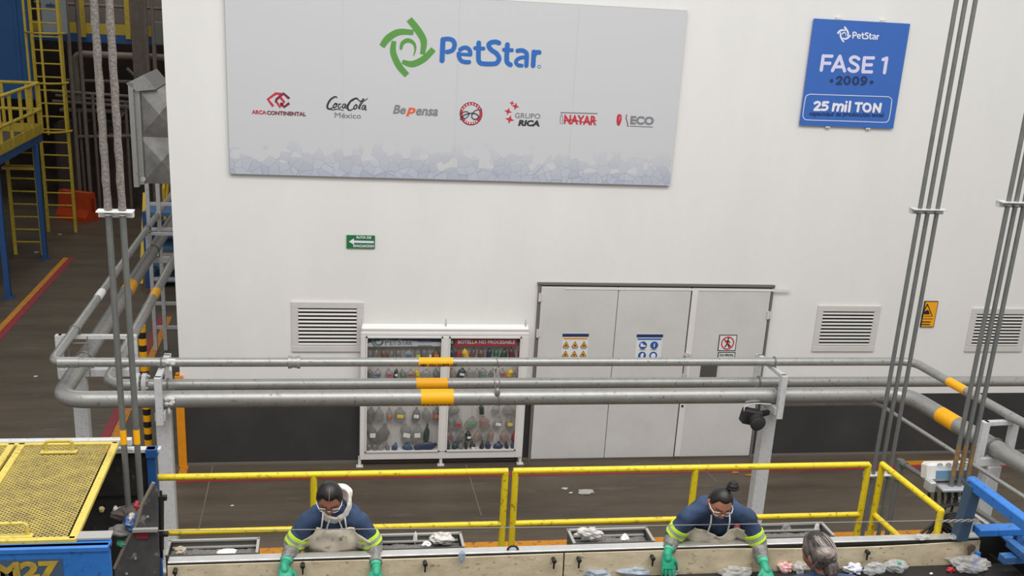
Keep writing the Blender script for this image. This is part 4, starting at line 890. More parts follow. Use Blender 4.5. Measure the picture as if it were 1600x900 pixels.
# chutes along the ledge
M_chute = mat('chute_steel', (96, 93, 88), .5, .3, var=.2, scale=9); M_rim = mat('chute_rim', (170, 168, 164), .45, .3)
M_flake = mat('plastic_flakes', (158, 154, 148), .8, rgb2=(104, 99, 94), scale=90, bump=1.0)
CH = [('open steel chute at the left end of the ledge, holding a white scrap', at(265, 849, Z=2.5).x, at(404, 842, Z=2.5).x), ('open steel chute right of the worker with the white hood, full of grey flakes', at(583, 840, Z=2.5).x, at(719, 834, Z=2.5).x), ('open steel chute left of the worker with the hair bun, holding clear film', at(887, 827, Z=2.5).x, at(1008.5, 824.6, Z=2.5).x), ('open steel chute behind the grey-haired worker at the right', at(1166, 822, Z=2.5).x, at(1285, 819, Z=2.5).x)]
chs = []
for lb, x0, x1 in CH:
    y0, y1 = 6.505, 6.705; zt = 2.503; zb = 2.1; root = thing('sorting_chute', lb, 'chute', ((x0 + x1) / 2, 6.6, zb), 'steel chutes along the conveyor ledge'); chs.append(root)
    b = B(); t = .008; xm = (x0 + x1) / 2; w_ = x1 - x0
    b.box((xm, y1, (zt + zb) / 2), (w_, t, zt - zb)); b.box((xm, y0 + .004, (zt + zb) / 2), (w_, t, zt - zb))
    for x in (x0, x1): b.box((x, (y0 + y1) / 2, (zt + zb) / 2), (t, y1 - y0, zt - zb))
    b.box((xm, (y0 + y1) / 2, zb), (w_, y1 - y0, t)); b.obj('hopper', M_chute, root)
    b = B(); b.box((xm, y1, zt), (w_ + .02, .022, .012))
    for x in (x0, x1): b.box((x, (y0 + y1) / 2, zt), (.018, y1 - y0, .012))
    b.obj('rim', M_rim, root)
    b = B(); b.box((xm, y1 - .014, zt - .045), (w_ - .03, .02, .01)); b.obj('inner_bar', M_rim, root)
    n = 30; m_ = 10; b = B(); vs = []; fs = []
    for i in range(n + 1):
        for j in range(m_ + 1):
            x = x0 + .01 + (w_ - .02) * i / n; y = y0 + .012 + (y1 - y0 - .022) * j / m_
            vs.append((x, y, zt - .06 + .02 * noise.noise(V((x * 9, y * 9, 3))) + .012 * noise.noise(V((x * 40, y * 40, 1)))))
    for i in range(n):
        for j in range(m_): fs.append((i * (m_ + 1) + j, (i + 1) * (m_ + 1) + j, (i + 1) * (m_ + 1) + j + 1, i * (m_ + 1) + j + 1))
    b.add(vs, fs); o = b.obj('plastic_flakes', M_flake, root, True, keep=True); tag(o, kind='stuff')
def crumple(b, c, s, seed, amp=.5, n=14, k=9, rot=None, fine=1.0):
    q = B(); q.ell((0, 0, 0), s[0], s[1], s[2], n, k)
    for p in q.v:
        u = V((p.x / s[0], p.y / s[1], p.z / s[2])); d = noise.noise(u * 1.4 + V((seed * 5.3, seed, 0))) + .6 * noise.noise(u * 3.2 * fine + V((0, seed * 2.1, seed)))
        f = 1 + amp * d; p.x *= f; p.y *= f; p.z *= f
    if rot is not None: q.v = [rot @ p for p in q.v]
    b.add([V(c) + p for p in q.v], q.f)
M_film = clear_mat('clear_film', (205, 203, 200), .58, .12); M_paperw = mat('white_paper', (226, 223, 219), .7); M_filmw = mat('milky_film', (200, 196, 190), .35, var=.1, scale=20)
def waste(name, label, cat, px, s, mt, seed, Z=None, Y=None, amp=.55, group='waste on the conveyor', smooth=False, rot=None, n=18, k=12):
    p = at(*px, Z=Z) if Z is not None else at(*px, Y=Y)
    b = B(); crumple(b, (0, 0, 0), s, seed, amp, n, k, rot)
    zmin = min(q.z for q in b.v)
    if Z is not None: p = V((p.x, p.y, Z - zmin * .8))
    b.v = [q + p for q in b.v]; o = b.obj(name, mt, None, smooth)
    for q in o.data.vertices: q.co -= p
    o.location = p; return tag(o, label, cat, group)
gz = 2.468
g_ = 'scraps lying in the steel chutes'
waste('paper_scrap', 'folded white scrap lying in the leftmost steel chute', 'scrap', (354, 864), (.06, .035, .012), M_paperw, 1.2, Z=gz, amp=.3, group=g_)
waste('film_scrap', 'small beige scrap at the left corner of the leftmost chute', 'scrap', (282, 864), (.035, .03, .02), mat('beige_scrap', (176, 160, 144), .7), 2.2, Z=gz, group=g_)
waste('plastic_bag', 'crumpled grey film heap at the right end of the second chute', 'bag', (691, 848), (.075, .045, .04), M_filmw, 3.1, Z=gz, group=g_)
waste('paper_scrap', 'white paper strip hanging over the back rim of the second chute', 'scrap', (649, 841), (.014, .006, .045), M_paperw, 4.4, Y=6.695, amp=.2, group=g_)
waste('film_scrap', 'small white scrap beside the film heap in the second chute', 'scrap', (667, 853), (.03, .025, .014), M_paperw, 5.4, Z=gz, group=g_)
waste('plastic_bag', 'pale crumpled film heap at the left of the third chute', 'bag', (920, 843), (.08, .045, .045), M_filmw, 6.3, Z=gz, group=g_)
waste('paper_scrap', 'small white crumpled scrap in the middle of the third chute', 'scrap', (976, 846), (.03, .025, .025), M_paperw, 7.7, Z=gz, group=g_)
waste('paper_scrap', 'white paper strip over the back rim of the rightmost chute', 'scrap', (1276, 826), (.02, .006, .05), M_paperw, 8.2, Y=6.695, amp=.15, group=g_)
waste('film_scrap', 'clear film scrap draped over the back rim of the rightmost chute', 'scrap', (1228, 826), (.035, .008, .04), M_film, 9.2, Y=6.695, amp=.3, group=g_)
zbelt = 2.316
clear_b = clear_mat('clear_bottle', (200, 202, 204), .58, .1)
W_ = [('crushed_bottle', 'crumpled clear bottle by the latch at the middle of the conveyor', 'bottle', (879, 893), (.055, .04, .035), clear_b), ('plastic_bag', 'dark grey crumpled bag against the side plate beside the seam', 'bag', (895, 886), (.04, .035, .04), mat('dark_bag', (88, 82, 80), .5)), ('plastic_bag', 'pale pinkish film scrap below the dark crumpled bag', 'bag', (893, 898), (.075, .03, .02), mat('pink_film', (206, 190, 186), .4)),
      ('bottle_cap', 'small yellow bottle cap at the middle bottom edge', 'cap', (857, 897), (.017, .017, .016), mat('cap_yellow', (222, 190, 40), .4)),
      ('crushed_bottle', 'bluish clear bottle lying on the belt left of the woman with the bun', 'bottle', (990, 899), (.09, .035, .03), clear_mat('blue_clear', (170, 184, 200), .35, .2)), ('crushed_bottle', 'second bluish bottle lying near the bottom edge, leftmost in front of the third chute', 'bottle', (932, 902), (.08, .035, .03), clear_mat('blue_clear', (170, 184, 200), .35, .2)),
      ('crushed_bottle', 'clear crumpled bottle just right of the hanging green glove', 'bottle', (1050, 899), (.045, .035, .035), clear_b), ('plastic_bag', 'clear film heap left of the right green glove, on the belt', 'bag', (1150, 899), (.12, .05, .03), M_film),
      ('carton', 'crumpled red and white carton between the green glove and the grey-haired worker', 'carton', (1226, 891), (.05, .04, .035), mat('red_carton', (206, 92, 92), .6, rgb2=(232, 214, 210), scale=22)), ('plastic_scrap', 'dark brown scrap behind the red carton', 'scrap', (1214, 882), (.06, .03, .03), mat('brown_scrap', (66, 52, 50), .6)), ('paper_scrap', 'white scrap between the red carton and the grey-haired worker', 'scrap', (1240, 884), (.03, .02, .014), M_paperw), ('plastic_bag', 'clear film just left of the grey-haired worker', 'bag', (1249, 893), (.05, .04, .035), M_film),
      ('plastic_bag', 'pale blue striped film right of the grey-haired worker', 'bag', (1332, 896), (.06, .045, .035), mat('blue_film', (186, 192, 216), .4, rgb2=(214, 214, 222), scale=25)), ('crushed_bottle', 'large clear crumpled bottle on the belt right of the striped film', 'bottle', (1362, 897), (.075, .045, .045), clear_b), ('crushed_bottle', 'clear bottle with green label on the belt', 'bottle', (1398, 894), (.08, .045, .045), clear_b), ('paper_scrap', 'tiny white label lying flat on the black belt', 'scrap', (1340, 888), (.02, .012, .005), M_paperw), ('paper_scrap', 'tiny white flake on the belt near the right end', 'scrap', (1455, 897), (.01, .008, .005), M_paperw),
      ('plastic_bag', 'clear film wad with a red strip against the plate at the right end', 'bag', (1487, 877), (.09, .05, .04), M_film), ('plastic_bag', 'big heap of clear crumpled film at the far right of the belt', 'bag', (1515, 892), (.13, .08, .05), M_film), ('plastic_strip', 'thin red strip lying across the film wad at the right', 'strip', (1502, 879), (.05, .012, .012), mat('strip_red', (176, 40, 56), .5)), ('plastic_scrap', 'small crimson scrap beside the big film heap', 'scrap', (1485, 893), (.03, .02, .015), mat('strip_red', (176, 40, 56), .5))]
for i, (nm, lb, ct, px, s, mt) in enumerate(W_):
    o = waste(nm, lb, ct, px, s, mt, 11.3 + i * 1.9, Z=zbelt, amp=.15 if nm == 'bottle_cap' else .6, smooth=nm == 'bottle_cap')
    if 'green label' in lb:
        p = o.location; b = B(); b.box(p + V((.0, -.03, .035)), (.03, .012, .045), Matrix.Rotation(.3, 3, 'Y'), bev=.003); b.obj('label', mat('label_mint', (120, 190, 160), .5), o)
for (px, nm, lb) in (((1440, 842), 'film_scrap', 'clear film scrap on the ledge left of the blue post'), ((1494, 843), 'film_scrap', 'clear film scrap on the ledge at the foot of the blue post')):
    waste(nm, lb, 'scrap', px, (.05, .03, .018), M_film, 40 + px[0] * .1, Z=2.507, group=g_)
p = at(721, 868, Y=6.37); b = B(); crumple(b, (0, 0, 0), (.022, .018, .045), 60, .35); b.v = [q + p + V((0, -.012, 0)) for q in b.v]
tag(b.obj('film_scrap', clear_mat('blue_clear', (170, 184, 200), .35, .2)), 'bluish film strip caught on the side plate in front of the second chute', 'scrap', 'waste on the conveyor')
# pull cord
z = 2.735; xa = at(248, 829, Y=6.33).x; xb = at(1530, 812, Y=6.33).x; b = B()
b.tube([(xa + (xb - xa) * k / 30, 6.33, at(xa and 260, 829, Y=6.33).z * (1 - k / 30) + at(1525, 812, Y=6.33).z * k / 30 - .012 * math.sin(PI * k / 30)) for k in range(31)], .003, 6)
for k in range(2): b.tube([(xb - .3 + .3 * t / 20, 6.33 + .008 * math.sin(t * .9 + k * PI), at(1525, 812, Y=6.33).z - .004 + .008 * math.cos(t * .9 + k * PI)) for t in range(21)], .0042, 6)
tag(b.obj('pull_cord', mat('cord_grey', (142, 134, 132), .6), None, True), 'thin grey pull cord stretched above the conveyor in front of the workers', 'cord')
# ------------------------------------------------------------------ feeding machine on the left
ZF = 2.98
P_ = lambda x, y: at(x, y, Z=ZF)
fm = thing('feed_hopper', 'blue feeding machine under a yellow mesh cover at the lower left', 'machine', (-1.8, 6.4, 0))
xr0, xr1 = P_(112, 846).x, P_(182, 694).x; yf, yb = P_(112, 846).y, P_(182, 694).y; xc = (xr0 + xr1) / 2; xleft = -2.9
M_mesh = mat('mesh_yellow', (190, 170, 88), .55, rgb2=(156, 138, 82), scale=9, dirt=.25, dirt_rgb=(120, 104, 62))
M_bar = mat('cover_bar_yellow', (214, 192, 92), .5, var=.15, scale=9, dirt=.2, dirt_rgb=(150, 130, 70))
xb0 = at(18, 700, Z=ZF).x + .06                         # bar between the two cover panels
def mesh_panel(x0, x1, nm):
    b = B(); st = .036; hx = st * .5; hy = .0165; n = int((yb - yf) / (hy * 2)); nx = int((x1 - x0) / st)
    # expanded metal: zigzag strands, each touching the next
    for j in range(n):
        y = yf + .02 + j * hy * 2
        if y + hy * 2 > yb: break
        pts = []
        for i in range(nx * 2 + 1):
            pts.append((x0 + i * hx, y + (hy if (i % 2) else 0) , ZF - .004))
        wv = .0029; A = [V((p[0], p[1] - wv, p[2])) for p in pts]; C_ = [V((p[0], p[1] + wv, p[2] + .003)) for p in pts]; b.strip(A, C_, (0, 0, .004))
        pts = [(p[0], y + hy * 2 - (p[1] - y) , p[2]) for p in pts]
        A = [V((p[0], p[1] - wv, p[2])) for p in pts]; C_ = [V((p[0], p[1] + wv, p[2] + .003)) for p in pts]; b.strip(A, C_, (0, 0, .004))
    return b.obj(nm, M_mesh, fm)
mesh_panel(xb0 + .02, xc - .03, 'mesh_panel'); mesh_panel(xleft, xb0 - .06, 'mesh_panel')
b = B(); 
for x in (xc, xb0, xb0 - .065): b.bar((x, yf, ZF + .004), (x, yb, ZF + .004), .045, .03, bev=.004)
for y in (yf + .012, yb - .012): b.box(((xleft + xc) / 2, y, ZF + .004), (xc - xleft + .03, .035, .03), bev=.004)
b.obj('cover_frame', M_bar, fm)
for (pa, pb) in (((72, 708), (112, 711)), ((-4, 840), (42, 842))):
    a = P_(*pa); c = P_(*pb); z = ZF + .015; b = B(); b.tube(fillet([(a.x, a.y, z), (a.x, a.y, z + .07), (c.x, a.y, z + .07), (c.x, a.y, z)], .025, 5), .011, 10); b.box(((a.x + c.x) / 2, a.y - .01, z - .003), (c.x - a.x + .06, .05, .008)); b.obj('handle', M_bar, fm, True)
b = B(); b.box(((xleft + xc) / 2 + .05, yb + .03, ZF + .005), (xc - xleft + .1, .05, .05), bev=.005); b.obj('rear_channel', M_post, fm)
yw = 7.3; zr = at(200, 703, Y=yw).z
b = B(); xq = at(240, 702, Y=yw).x; b.box(((xc + xq) / 2, yw, zr), (xq - xc + .1, .06, .03), bev=.004); b.obj('rail_cap', M_post, fm)
b = B(); b.box(((xleft + xq) / 2 - .02, yw + .02, zr - .58), (xq - xleft - .04, .02, 1.1)); b.box(((xleft + xq) / 2, 6.5, zr - 1.1), (xq - xleft, 1.7, .02)); b.box((xleft, 6.5, 2.5), (.02, 1.7, 1.0)); b.obj('hopper_wall', mat('hopper_black', (44, 40, 38), .8, rgb2=(28, 26, 25), scale=8, dirt=.1, dirt_rgb=(80, 72, 64)), fm)
b = B(); z = 2.55; b.box((-1.45, yw - .01, z + .03), (.45, .02, .025)); b.obj('inner_ledge', M_dark, fm)
p = at(172, 848, Y=yf - .02); xe = p.x
b = B(); zf = p.z
b.box(((xleft + xe) / 2, yf - .03, zf - .18), (xe - xleft, .04, .36), bev=.006); b.box(((xleft + xe) / 2, yf - .01, zf - .02), (xe - xleft, .1, .04), bev=.008); b.obj('front_beam', M_blue, fm)
b = B(); q0 = at(112, 845, Y=yf + .06); q1 = at(176, 842, Y=yf + .06); b.box(((q0.x + q1.x) / 2, yf + .05, zf + .012), (q1.x - q0.x, .09, .012)); b.obj('front_ledge', M_rim, fm)
Yb_ = yf - .052
b = B(); q0 = at(-30, 872, Y=Yb_ - .001); q1 = at(97, 873, Y=Yb_ - .001); b.box(((q0.x + q1.x) / 2, Yb_ - .001, q1.z - .1), (q1.x - q0.x, .004, .2)); b.obj('number_plate', mat('plate_bluegrey', (62, 86, 112), .5, var=.1, scale=8), fm)
b = B(); ptext(b, 'M27', (-9, 907), (94, 904), (-9, 879), Yb_ - .004, bold=.05); b.obj('number_lettering', mat('stencil_yellow', (196, 160, 44), .6, rgb2=(150, 126, 50), scale=16), fm)
p0 = at(236, 700, Y=7.28); zp = at(236, 757, Y=7.28).z
b = B(); b.box((p0.x, 7.28, (p0.z + 1.4) / 2), (.06, .06, p0.z - 1.4), bev=.004); b.box((p0.x + .005, 7.28, p0.z - .03), (.075, .08, .06)); b.obj('blue_post', mat('deep_blue_paint', (34, 82, 140), .5, var=.2, scale=9), fm)
for x, y in ((-2.8, 5.7), (-2.8, 7.2), (-1.3, 5.75)): b = B(); b.box((x, y, .95), (.1, .1, 1.9)); b.obj('leg', M_dark, fm)
# grey guard plate between machine and conveyor
YG = 6.42
gp = thing('guard_plate', 'dark grey steel plate with sloping edge between the mesh-covered machine and the conveyor', 'plate', (-1.2, YG, 2.0))
pts = [at(x, y, Y=YG) for x, y in ((240, 754), (246, 768), (247, 905), (178, 910), (179, 888), (197, 848), (216, 812), (222, 788))]
pts[2].z = 2.0; pts[3].z = 2.0
M_gp = mat('grey_guard', (92, 90, 88), .5, .2, rgb2=(72, 70, 68), scale=5, dirt=.08, dirt_rgb=(140, 134, 128))
b = B(); b.prism(pts, (0, .014, 0)); b.obj('plate', M_gp, gp)
b = B(); e_ = [at(x, y, Y=YG + .004) for x, y in ((240, 754), (222, 788), (216, 812), (197, 848), (179, 888))]; b.tube(e_, .011, 8); b.obj('edge_trim', mat('edge_tan', (132, 122, 110), .7), gp, True)
b = B(); p = at(222, 836, Y=YG - .006); b.box(p, (.075, .012, .045)); b.obj('red_tag', mat('tag_red', (140, 38, 48), .5), gp)
b = B(); p = at(227, 828, Y=YG - .02); b.box(p, (.15, .03, .02)); b.obj('bracket_strip', M_rim, gp)
for px in ((231, 807), (212, 872), (198, 896)): b = B(); p = at(*px, Y=YG - .004); b.cyl(p, p + V((0, -.008, 0)), .008, 8); b.obj('bolt', M_rim, gp)
b = B(); p = at(252, 780, Y=6.6); p2 = at(252, 858, Y=6.6); b.cyl(p, p2, .017, 12); b.cyl(p + V((0, 0, .06)), p, .008, 8); b.cyl(p2, p2 - V((0, 0, .06)), .008, 8); b.box(p + V((.005, 0, .01)), (.06, .03, .03)); b.box((p + p2) / 2 + V((0, 0, -.07)), (.08, .04, .02)); tag(b.obj('gas_strut', M_dark, None, True), 'black gas strut standing at the left end of the conveyor', 'strut')
for px, s, mt, lb, nm in (((214, 790), (.018, .04, .025), mat('tag_red', (140, 38, 48), .5), 'red scrap stuck along the sloping edge of the guard plate', 'plastic_scrap'), ((205, 808), (.02, .06, .025), M_filmw, 'pale scrap caught below the red one on the sloping plate edge', 'film_scrap'), ((206, 815), (.045, .07, .045), mat('blue_cap', (70, 110, 170), .4, rgb2=(30, 40, 60), scale=12), 'blue and black bottle end sticking out of the machine mouth', 'crushed_bottle'), ((195, 829), (.09, .07, .03), mat('grey_rag', (112, 108, 104), .8, var=.2, scale=20), 'grey rag bundle lying in the machine mouth', 'rag'), ((194, 846), (.05, .05, .03), mat('mint_scrap', (70, 140, 116), .5), 'green glove scrap under the rag in the machine mouth', 'glove'), ((205, 818), (.03, .02, .012), mat('tag_red', (140, 38, 48), .5), 'small red cap under the blue bottle end', 'cap')):
    p = at(*px, Y=YG + .05); b = B(); crumple(b, (0, 0, 0), s, px[0] * .37 + px[1], .45); b.v = [q + p for q in b.v]; tag(b.obj(nm, mt), lb, 'scrap', 'scraps caught at the machine mouth')
for px, lb in (((159, 796), 'yellowish scrap on the black inner wall of the feeding machine'), ((181, 796), 'left white scrap of a pair on the black inner wall'), ((189, 796), 'right white scrap of a pair on the black inner wall')):
    p = at(*px, Y=yw - .02); b = B(); crumple(b, (0, 0, 0), (.018, .012, .025), px[0], .4); b.v = [q + p for q in b.v]; tag(b.obj('paper_scrap', M_paperw if px[0] > 170 else mat('cream_scrap', (206, 186, 130), .7)), lb, 'scrap', 'scraps caught at the machine mouth')
p = at(202, 786, Y=YL); b = B(); crumple(b, (0, 0, 0), (.1, .06, .05), 77, .5); b.v = [q + V((p.x, YL, 2.62)) for q in b.v]; tag(b.obj('dust_clump', mat('dust', (84, 76, 70), .95, bump=.6, scale=40)), 'dusty clump where the two left conduits meet the machine', 'dust')
# ------------------------------------------------------------------ blue inclined conveyor frame at the right
bf = thing('incline_conveyor', 'bright blue steel framed end of the next conveyor at the lower right corner', 'conveyor', (4.9, 6.0, 1.6))
pb = at(1498, 842, Z=2.507); pt = at(1522, 757, Y=pb.y + .02)
b = B(); b.bar(pb, pt, .09, .09, up=(0, 1, 0), bev=.006); b.obj('post', mat('slate_blue_paint', (56, 80, 104), .5, var=.2, scale=9), bf)
b = B(); e1 = at(1640, 846, Z=pt.z - .01); b.bar(pt + V((0, .03, 0)), e1, .075, .075, bev=.006); b.ell(pt + V((0, .02, .02)), .045, .045, .03, 10, 6); b.obj('sloping_beam', M_blue, bf)
q0 = at(1525, 829, Y=6.35); q1 = at(1660, 818, Y=6.35); b = B(); b.bar(q0, V((q1.x, 6.35, q0.z)), .1, .055, bev=.006); b.obj('cross_beam', M_blue, bf)
b = B(); p0 = at(1592, 828, Y=6.33); p1 = at(1588, 872, Y=6.33); b.bar(p0, p1, .05, .05, up=(0, 1, 0), bev=.004); p0 = at(1576, 838, Y=6.3); b.bar(at(1578, 848, Y=6.3), at(1660, 915, Z=at(1578, 848, Y=6.3).z), .06, .05); b.bar(at(1565, 873, Y=6.2), at(1660, 868, Y=6.2), .08, .05); b.obj('lower_bars', mat('mid_blue_paint', (54, 106, 164), .5, var=.2, scale=9, dirt=.2, dirt_rgb=(120, 124, 126)), bf)
za = at(1560, 828, Y=6.45); b = B(); b.prism([at(1558, 829, Y=6.5), at(1690, 826, Y=6.5), at(1690, 930, Y=6.1), at(1640, 898, Y=6.1), at(1576, 850, Y=6.36)], (0, .01, -.01)); b.obj('side_sheet', M_blue, bf)
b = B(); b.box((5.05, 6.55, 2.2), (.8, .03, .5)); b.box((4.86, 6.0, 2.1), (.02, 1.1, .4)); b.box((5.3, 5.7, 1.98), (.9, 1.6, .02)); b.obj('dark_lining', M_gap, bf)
b = B(); p = at(1520, 882, Y=6.3); b.box(p + V((.02, 0, 0)), (.03, .03, .2)); b.obj('blue_stub', M_blue, bf)
b = B(); b.box((4.8, 6.5, .8), (.1, .1, 1.6)); b.box((5.2, 5.2, .95), (.1, .1, 1.9)); b.obj('leg', M_dark, bf)
# junction box and cables
jb = thing('junction_box', 'grey and blue electrical junction box with cables under the right conduits', 'junction box', (4.85, 6.9, 2.64))
c = at(1489, 748, Y=6.92); rot = Matrix.Rotation(.0, 3, 'Z')
b = B(); b.box(c + V((-.02, .08, .03)), (.36, .12, .14), Matrix.Rotation(-.25, 3, 'X'), bev=.02); b.obj('body', mat('box_grey', (206, 206, 204), .5, var=.08, scale=9), jb)
b = B(); b.box(c + V((-.0, .012, .03)), (.27, .012, .06), Matrix.Rotation(-.25, 3, 'X')); b.obj('blue_face', mat('box_blue', (86, 124, 152), .5), jb)
b = B(); b.box(c + V((.08, -.0, -.06)), (.4, .18, .025), Matrix.Rotation(.0, 3, 'X'), bev=.01); b.box(c + V((-.18, .0, -.05)), (.05, .1, .09), bev=.01); b.obj('lid', mat('box_lid', (176, 178, 180), .4, .3), jb)
b = B()
for k in range(4): p = c + V((-.11 + .07 * k, .03, .105)); b.tube([p + V((-.02, 0, 0)), p + V((0, 0, .008)), p + V((.02, 0, 0))], .006, 6)
b.obj('label_marks', M_pgrey, jb)
b = B(); zj = c.z - .09
gat = at(1468, 806, Y=6.75)
for k in range(6):
    x = c.x - .2 + .055 * k; b.tube(smooth_path([(x, 6.88, zj), (x + .01, 6.87, zj - .09), gat + V((.012 * (k - 3), 0, .07)), gat + V((.008 * (k - 3), 0, -.05)), gat + V((.1 * (k - 2.4), -.03, -.2)), gat + V((.12 * (k - 2.8), -.05, -.24))], 6), .011, 8)
for k in range(3):
    x = c2[k]; b.tube(smooth_path([(x, 6.9, 2.62), (x - .03, 6.87, 2.52), (x - .1 + .02 * k, 6.82, 2.42), gat + V((.05, 0, -.02)), gat + V((.09 + .03 * k, 0, -.15)), gat + V((.15 + .03 * k, -.03, -.25))], 6), .009, 8)
for k in range(3):
    r_ = .06 + .014 * k; cc = gat + V((.12, 0, -.07)); b.tube([cc + V((r_ * math.cos(t * PI / 9), .012 * k, r_ * .9 * math.sin(t * PI / 9))) for t in range(18)], .009, 8, closed=True)
for k in range(2): b.tube(smooth_path([gat + V((0, 0, -.02)), gat + V((-.04, 0, -.12)), gat + V((-.16, -.03, -.22 - .02 * k)), gat + V((-.02, -.05, -.21 - .01 * k)), gat + V((.12, -.05, -.25))], 6), .01, 8)
b.obj('cable_bundle', M_blacktxt, jb, True)
b = B(); p0 = pt + V((.06, .06, -.05))
for k in range(3): b.tube(smooth_path([p0 + V((.02 * k, 0, 0)), p0 + V((.03 - .02 * k, .02, -.09)), p0 + V((-.04, .03, -.16 - .02 * k)), p0 + V((.0, .02, -.28))], 5), .009, 8)
b.ell(p0 + V((.03, .02, -.17)), .025, .02, .03, 10, 6); b.obj('loose_cable', M_blacktxt, jb, True)
b = B(); p0 = at(1490, 778, Y=6.95); b.tube([p0, at(1515, 800, Y=6.85), at(1600, 862, Y=6.6)], .016, 10); b.obj('cable_tube', M_galv, jb, True)
# ------------------------------------------------------------------ background on the left
M_ylad = mat('ladder_yellow', (196, 170, 52), .5, var=.12, scale=6, dirt=.15, dirt_rgb=(130, 110, 50))
M_bcol = mat('column_blue', (36, 82, 140), .5, var=.15, scale=6)
M_bgpipe = mat('dusty_pipe', (128, 116, 106), .8, var=.25, scale=6)
M_bgdark = mat('dusty_machine', (84, 72, 64), .85, var=.3, scale=3)
x1 = at(44, 60, Y=29).x
b = B(); b.box((x1 - 2.5, 29.1, 6.2), (5, .1, 6.4))
for k in range(9): b.box((x1 - .25 - .55 * k, 29.03, 6.2), (.07, .06, 6.4))
struct('wall_far', b, M_bluedk)
lad = thing('caged_ladder', 'tall yellow caged ladder rising at the upper left', 'ladder', (-6.2, 27.8, 0))
xa, xb_ = -6.56, -5.93
for x in (xa, xb_): b = B(); b.box((x, 27.8, 3.9), (.07, .05, 7.8)); b.obj('stile', M_ylad, lad)
for k in range(24): z = .35 + .3 * k; b = B(); b.cyl((xa, 27.8, z), (xb_, 27.8, z), .018, 8); b.obj('rung', M_ylad, lad, True)
for x, y in ((-6.25, 27.25), (-6.62, 27.5), (-5.9, 27.5)): b = B(); b.box((x, y, 5.1), (.05, .02, 5.4)); b.obj('cage_bar', M_ylad, lad)
for k in range(5):
    z = 2.45 + 1.1 * k; b = B(); b.tube([(-6.25 + .42 * math.cos(PI + PI * t / 10), 27.72 + .48 * math.sin(PI + PI * t / 10), z) for t in range(11)], .025, 6); b.obj('cage_hoop', M_ylad, lad, True)
pf = thing('access_platform', 'yellow railed platform on blue columns at the left edge', 'platform', (-6.0, 24, 0))
b = B(); b.box((-7.4, 23.6, 2.56), (2.8, 4.0, .16)); b.obj('deck_beam', M_bcol, pf)
b = B(); b.box((-6.0, 23.6, 2.75), (.03, 4.0, .2)); b.box((-7.4, 25.6, 2.75), (2.8, .03, .2)); b.box((-7.4, 21.6, 2.75), (2.8, .03, .2)); b.obj('kick_plate', M_ylad, pf)
b = B(); b.box((-7.4, 23.6, 2.655), (2.7, 3.9, .02)); b.obj('deck_plate', M_bgdark, pf)
for zz, nm in ((3.7, 'top_rail'), (3.15, 'mid_rail')):
    b = B(); b.cyl((-6, 21.6, zz), (-6, 25.6, zz), .035, 8); b.cyl((-6, 25.6, zz), (-8.8, 25.6, zz), .035, 8); b.obj(nm, M_ylad, pf, True)
for x, y in [(-6, 21.6), (-6, 22.4), (-6, 23.2), (-6, 24.0), (-6, 24.8), (-6, 25.6), (-6.25, 25.6), (-6.75, 25.6), (-7.5, 25.6)]: b = B(); b.box((x, y, 3.2), (.06, .05, 1.05)); b.obj('baluster', M_ylad, pf)
for x, y in [(-6.02, 25.0), (-5.97, 21.75), (-8.6, 25), (-8.6, 21.8)]: b = B(); b.box((x, y, 1.24), (.1, .1, 2.48)); b.box((x, y, .01), (.2, .2, .02)); b.obj('column', M_bcol, pf)
l2 = thing('short_ladder', 'short yellow ladder under the platform, left of a blue column', 'ladder', (-6.35, 25.3, 0))
for x in (-6.7, -6.13): b = B(); b.box((x, 25.3, 1.24), (.07, .05, 2.46)); b.obj('stile', M_ylad, l2)
for k in range(8): z = .3 + .28 * k; b = B(); b.cyl((-6.7, 25.3, z), (-6.13, 25.3, z), .018, 8); b.obj('rung', M_ylad, l2, True)
b = B(); b.box((-6.42, 25.2, 1.95), (.7, .25, .06)); b.obj('step_plate', M_ylad, l2)
br = thing('traffic_barrier', 'orange plastic barrier on the dark floor behind the yellow ladder', 'barrier', (-6.1, 29.4, 0))
b = B(); pr = [(-.28, 0), (.28, 0), (.28, .12), (.15, .3), (.11, .72), (-.11, .72), (-.15, .3), (-.28, .12)]
ca, sa = math.cos(-.5), math.sin(-.5)
b.prism([(-6.6 - y * sa, 29.6 + y * ca, z) for y, z in pr], (.95 * ca, .95 * sa, 0)); b.obj('body', mat('barrier_orange', (206, 76, 34), .5, var=.12, scale=5), br)
b = B(); b.box((-6.6 + .95 * ca, 29.6 + .95 * sa, .42), (.02, .1, .34), Matrix.Rotation(-.5, 3, 'Z')); b.obj('recess', mat('barrier_shade', (150, 52, 26), .6), br)
# galvanised hood on the side wall
hd = thing('vent_hood', 'galvanised steel duct hood fixed to the side wall at the corner', 'hood', (-2.1, 15.3, 3.4))
M_hood = mat('hood_galv', (158, 156, 152), .32, .55, rgb2=(120, 118, 116), scale=4)
hy0, hy1 = 15.0, 16.1; xl_, xr_ = at(217, 200, Y=hy0).x, -1.8; zb_, zt_ = at(230, 287, Y=hy0).z, at(230, 140, Y=hy0).z
b = B(); zc_ = (zb_ + zt_) / 2; xc_ = (xl_ + xr_) / 2
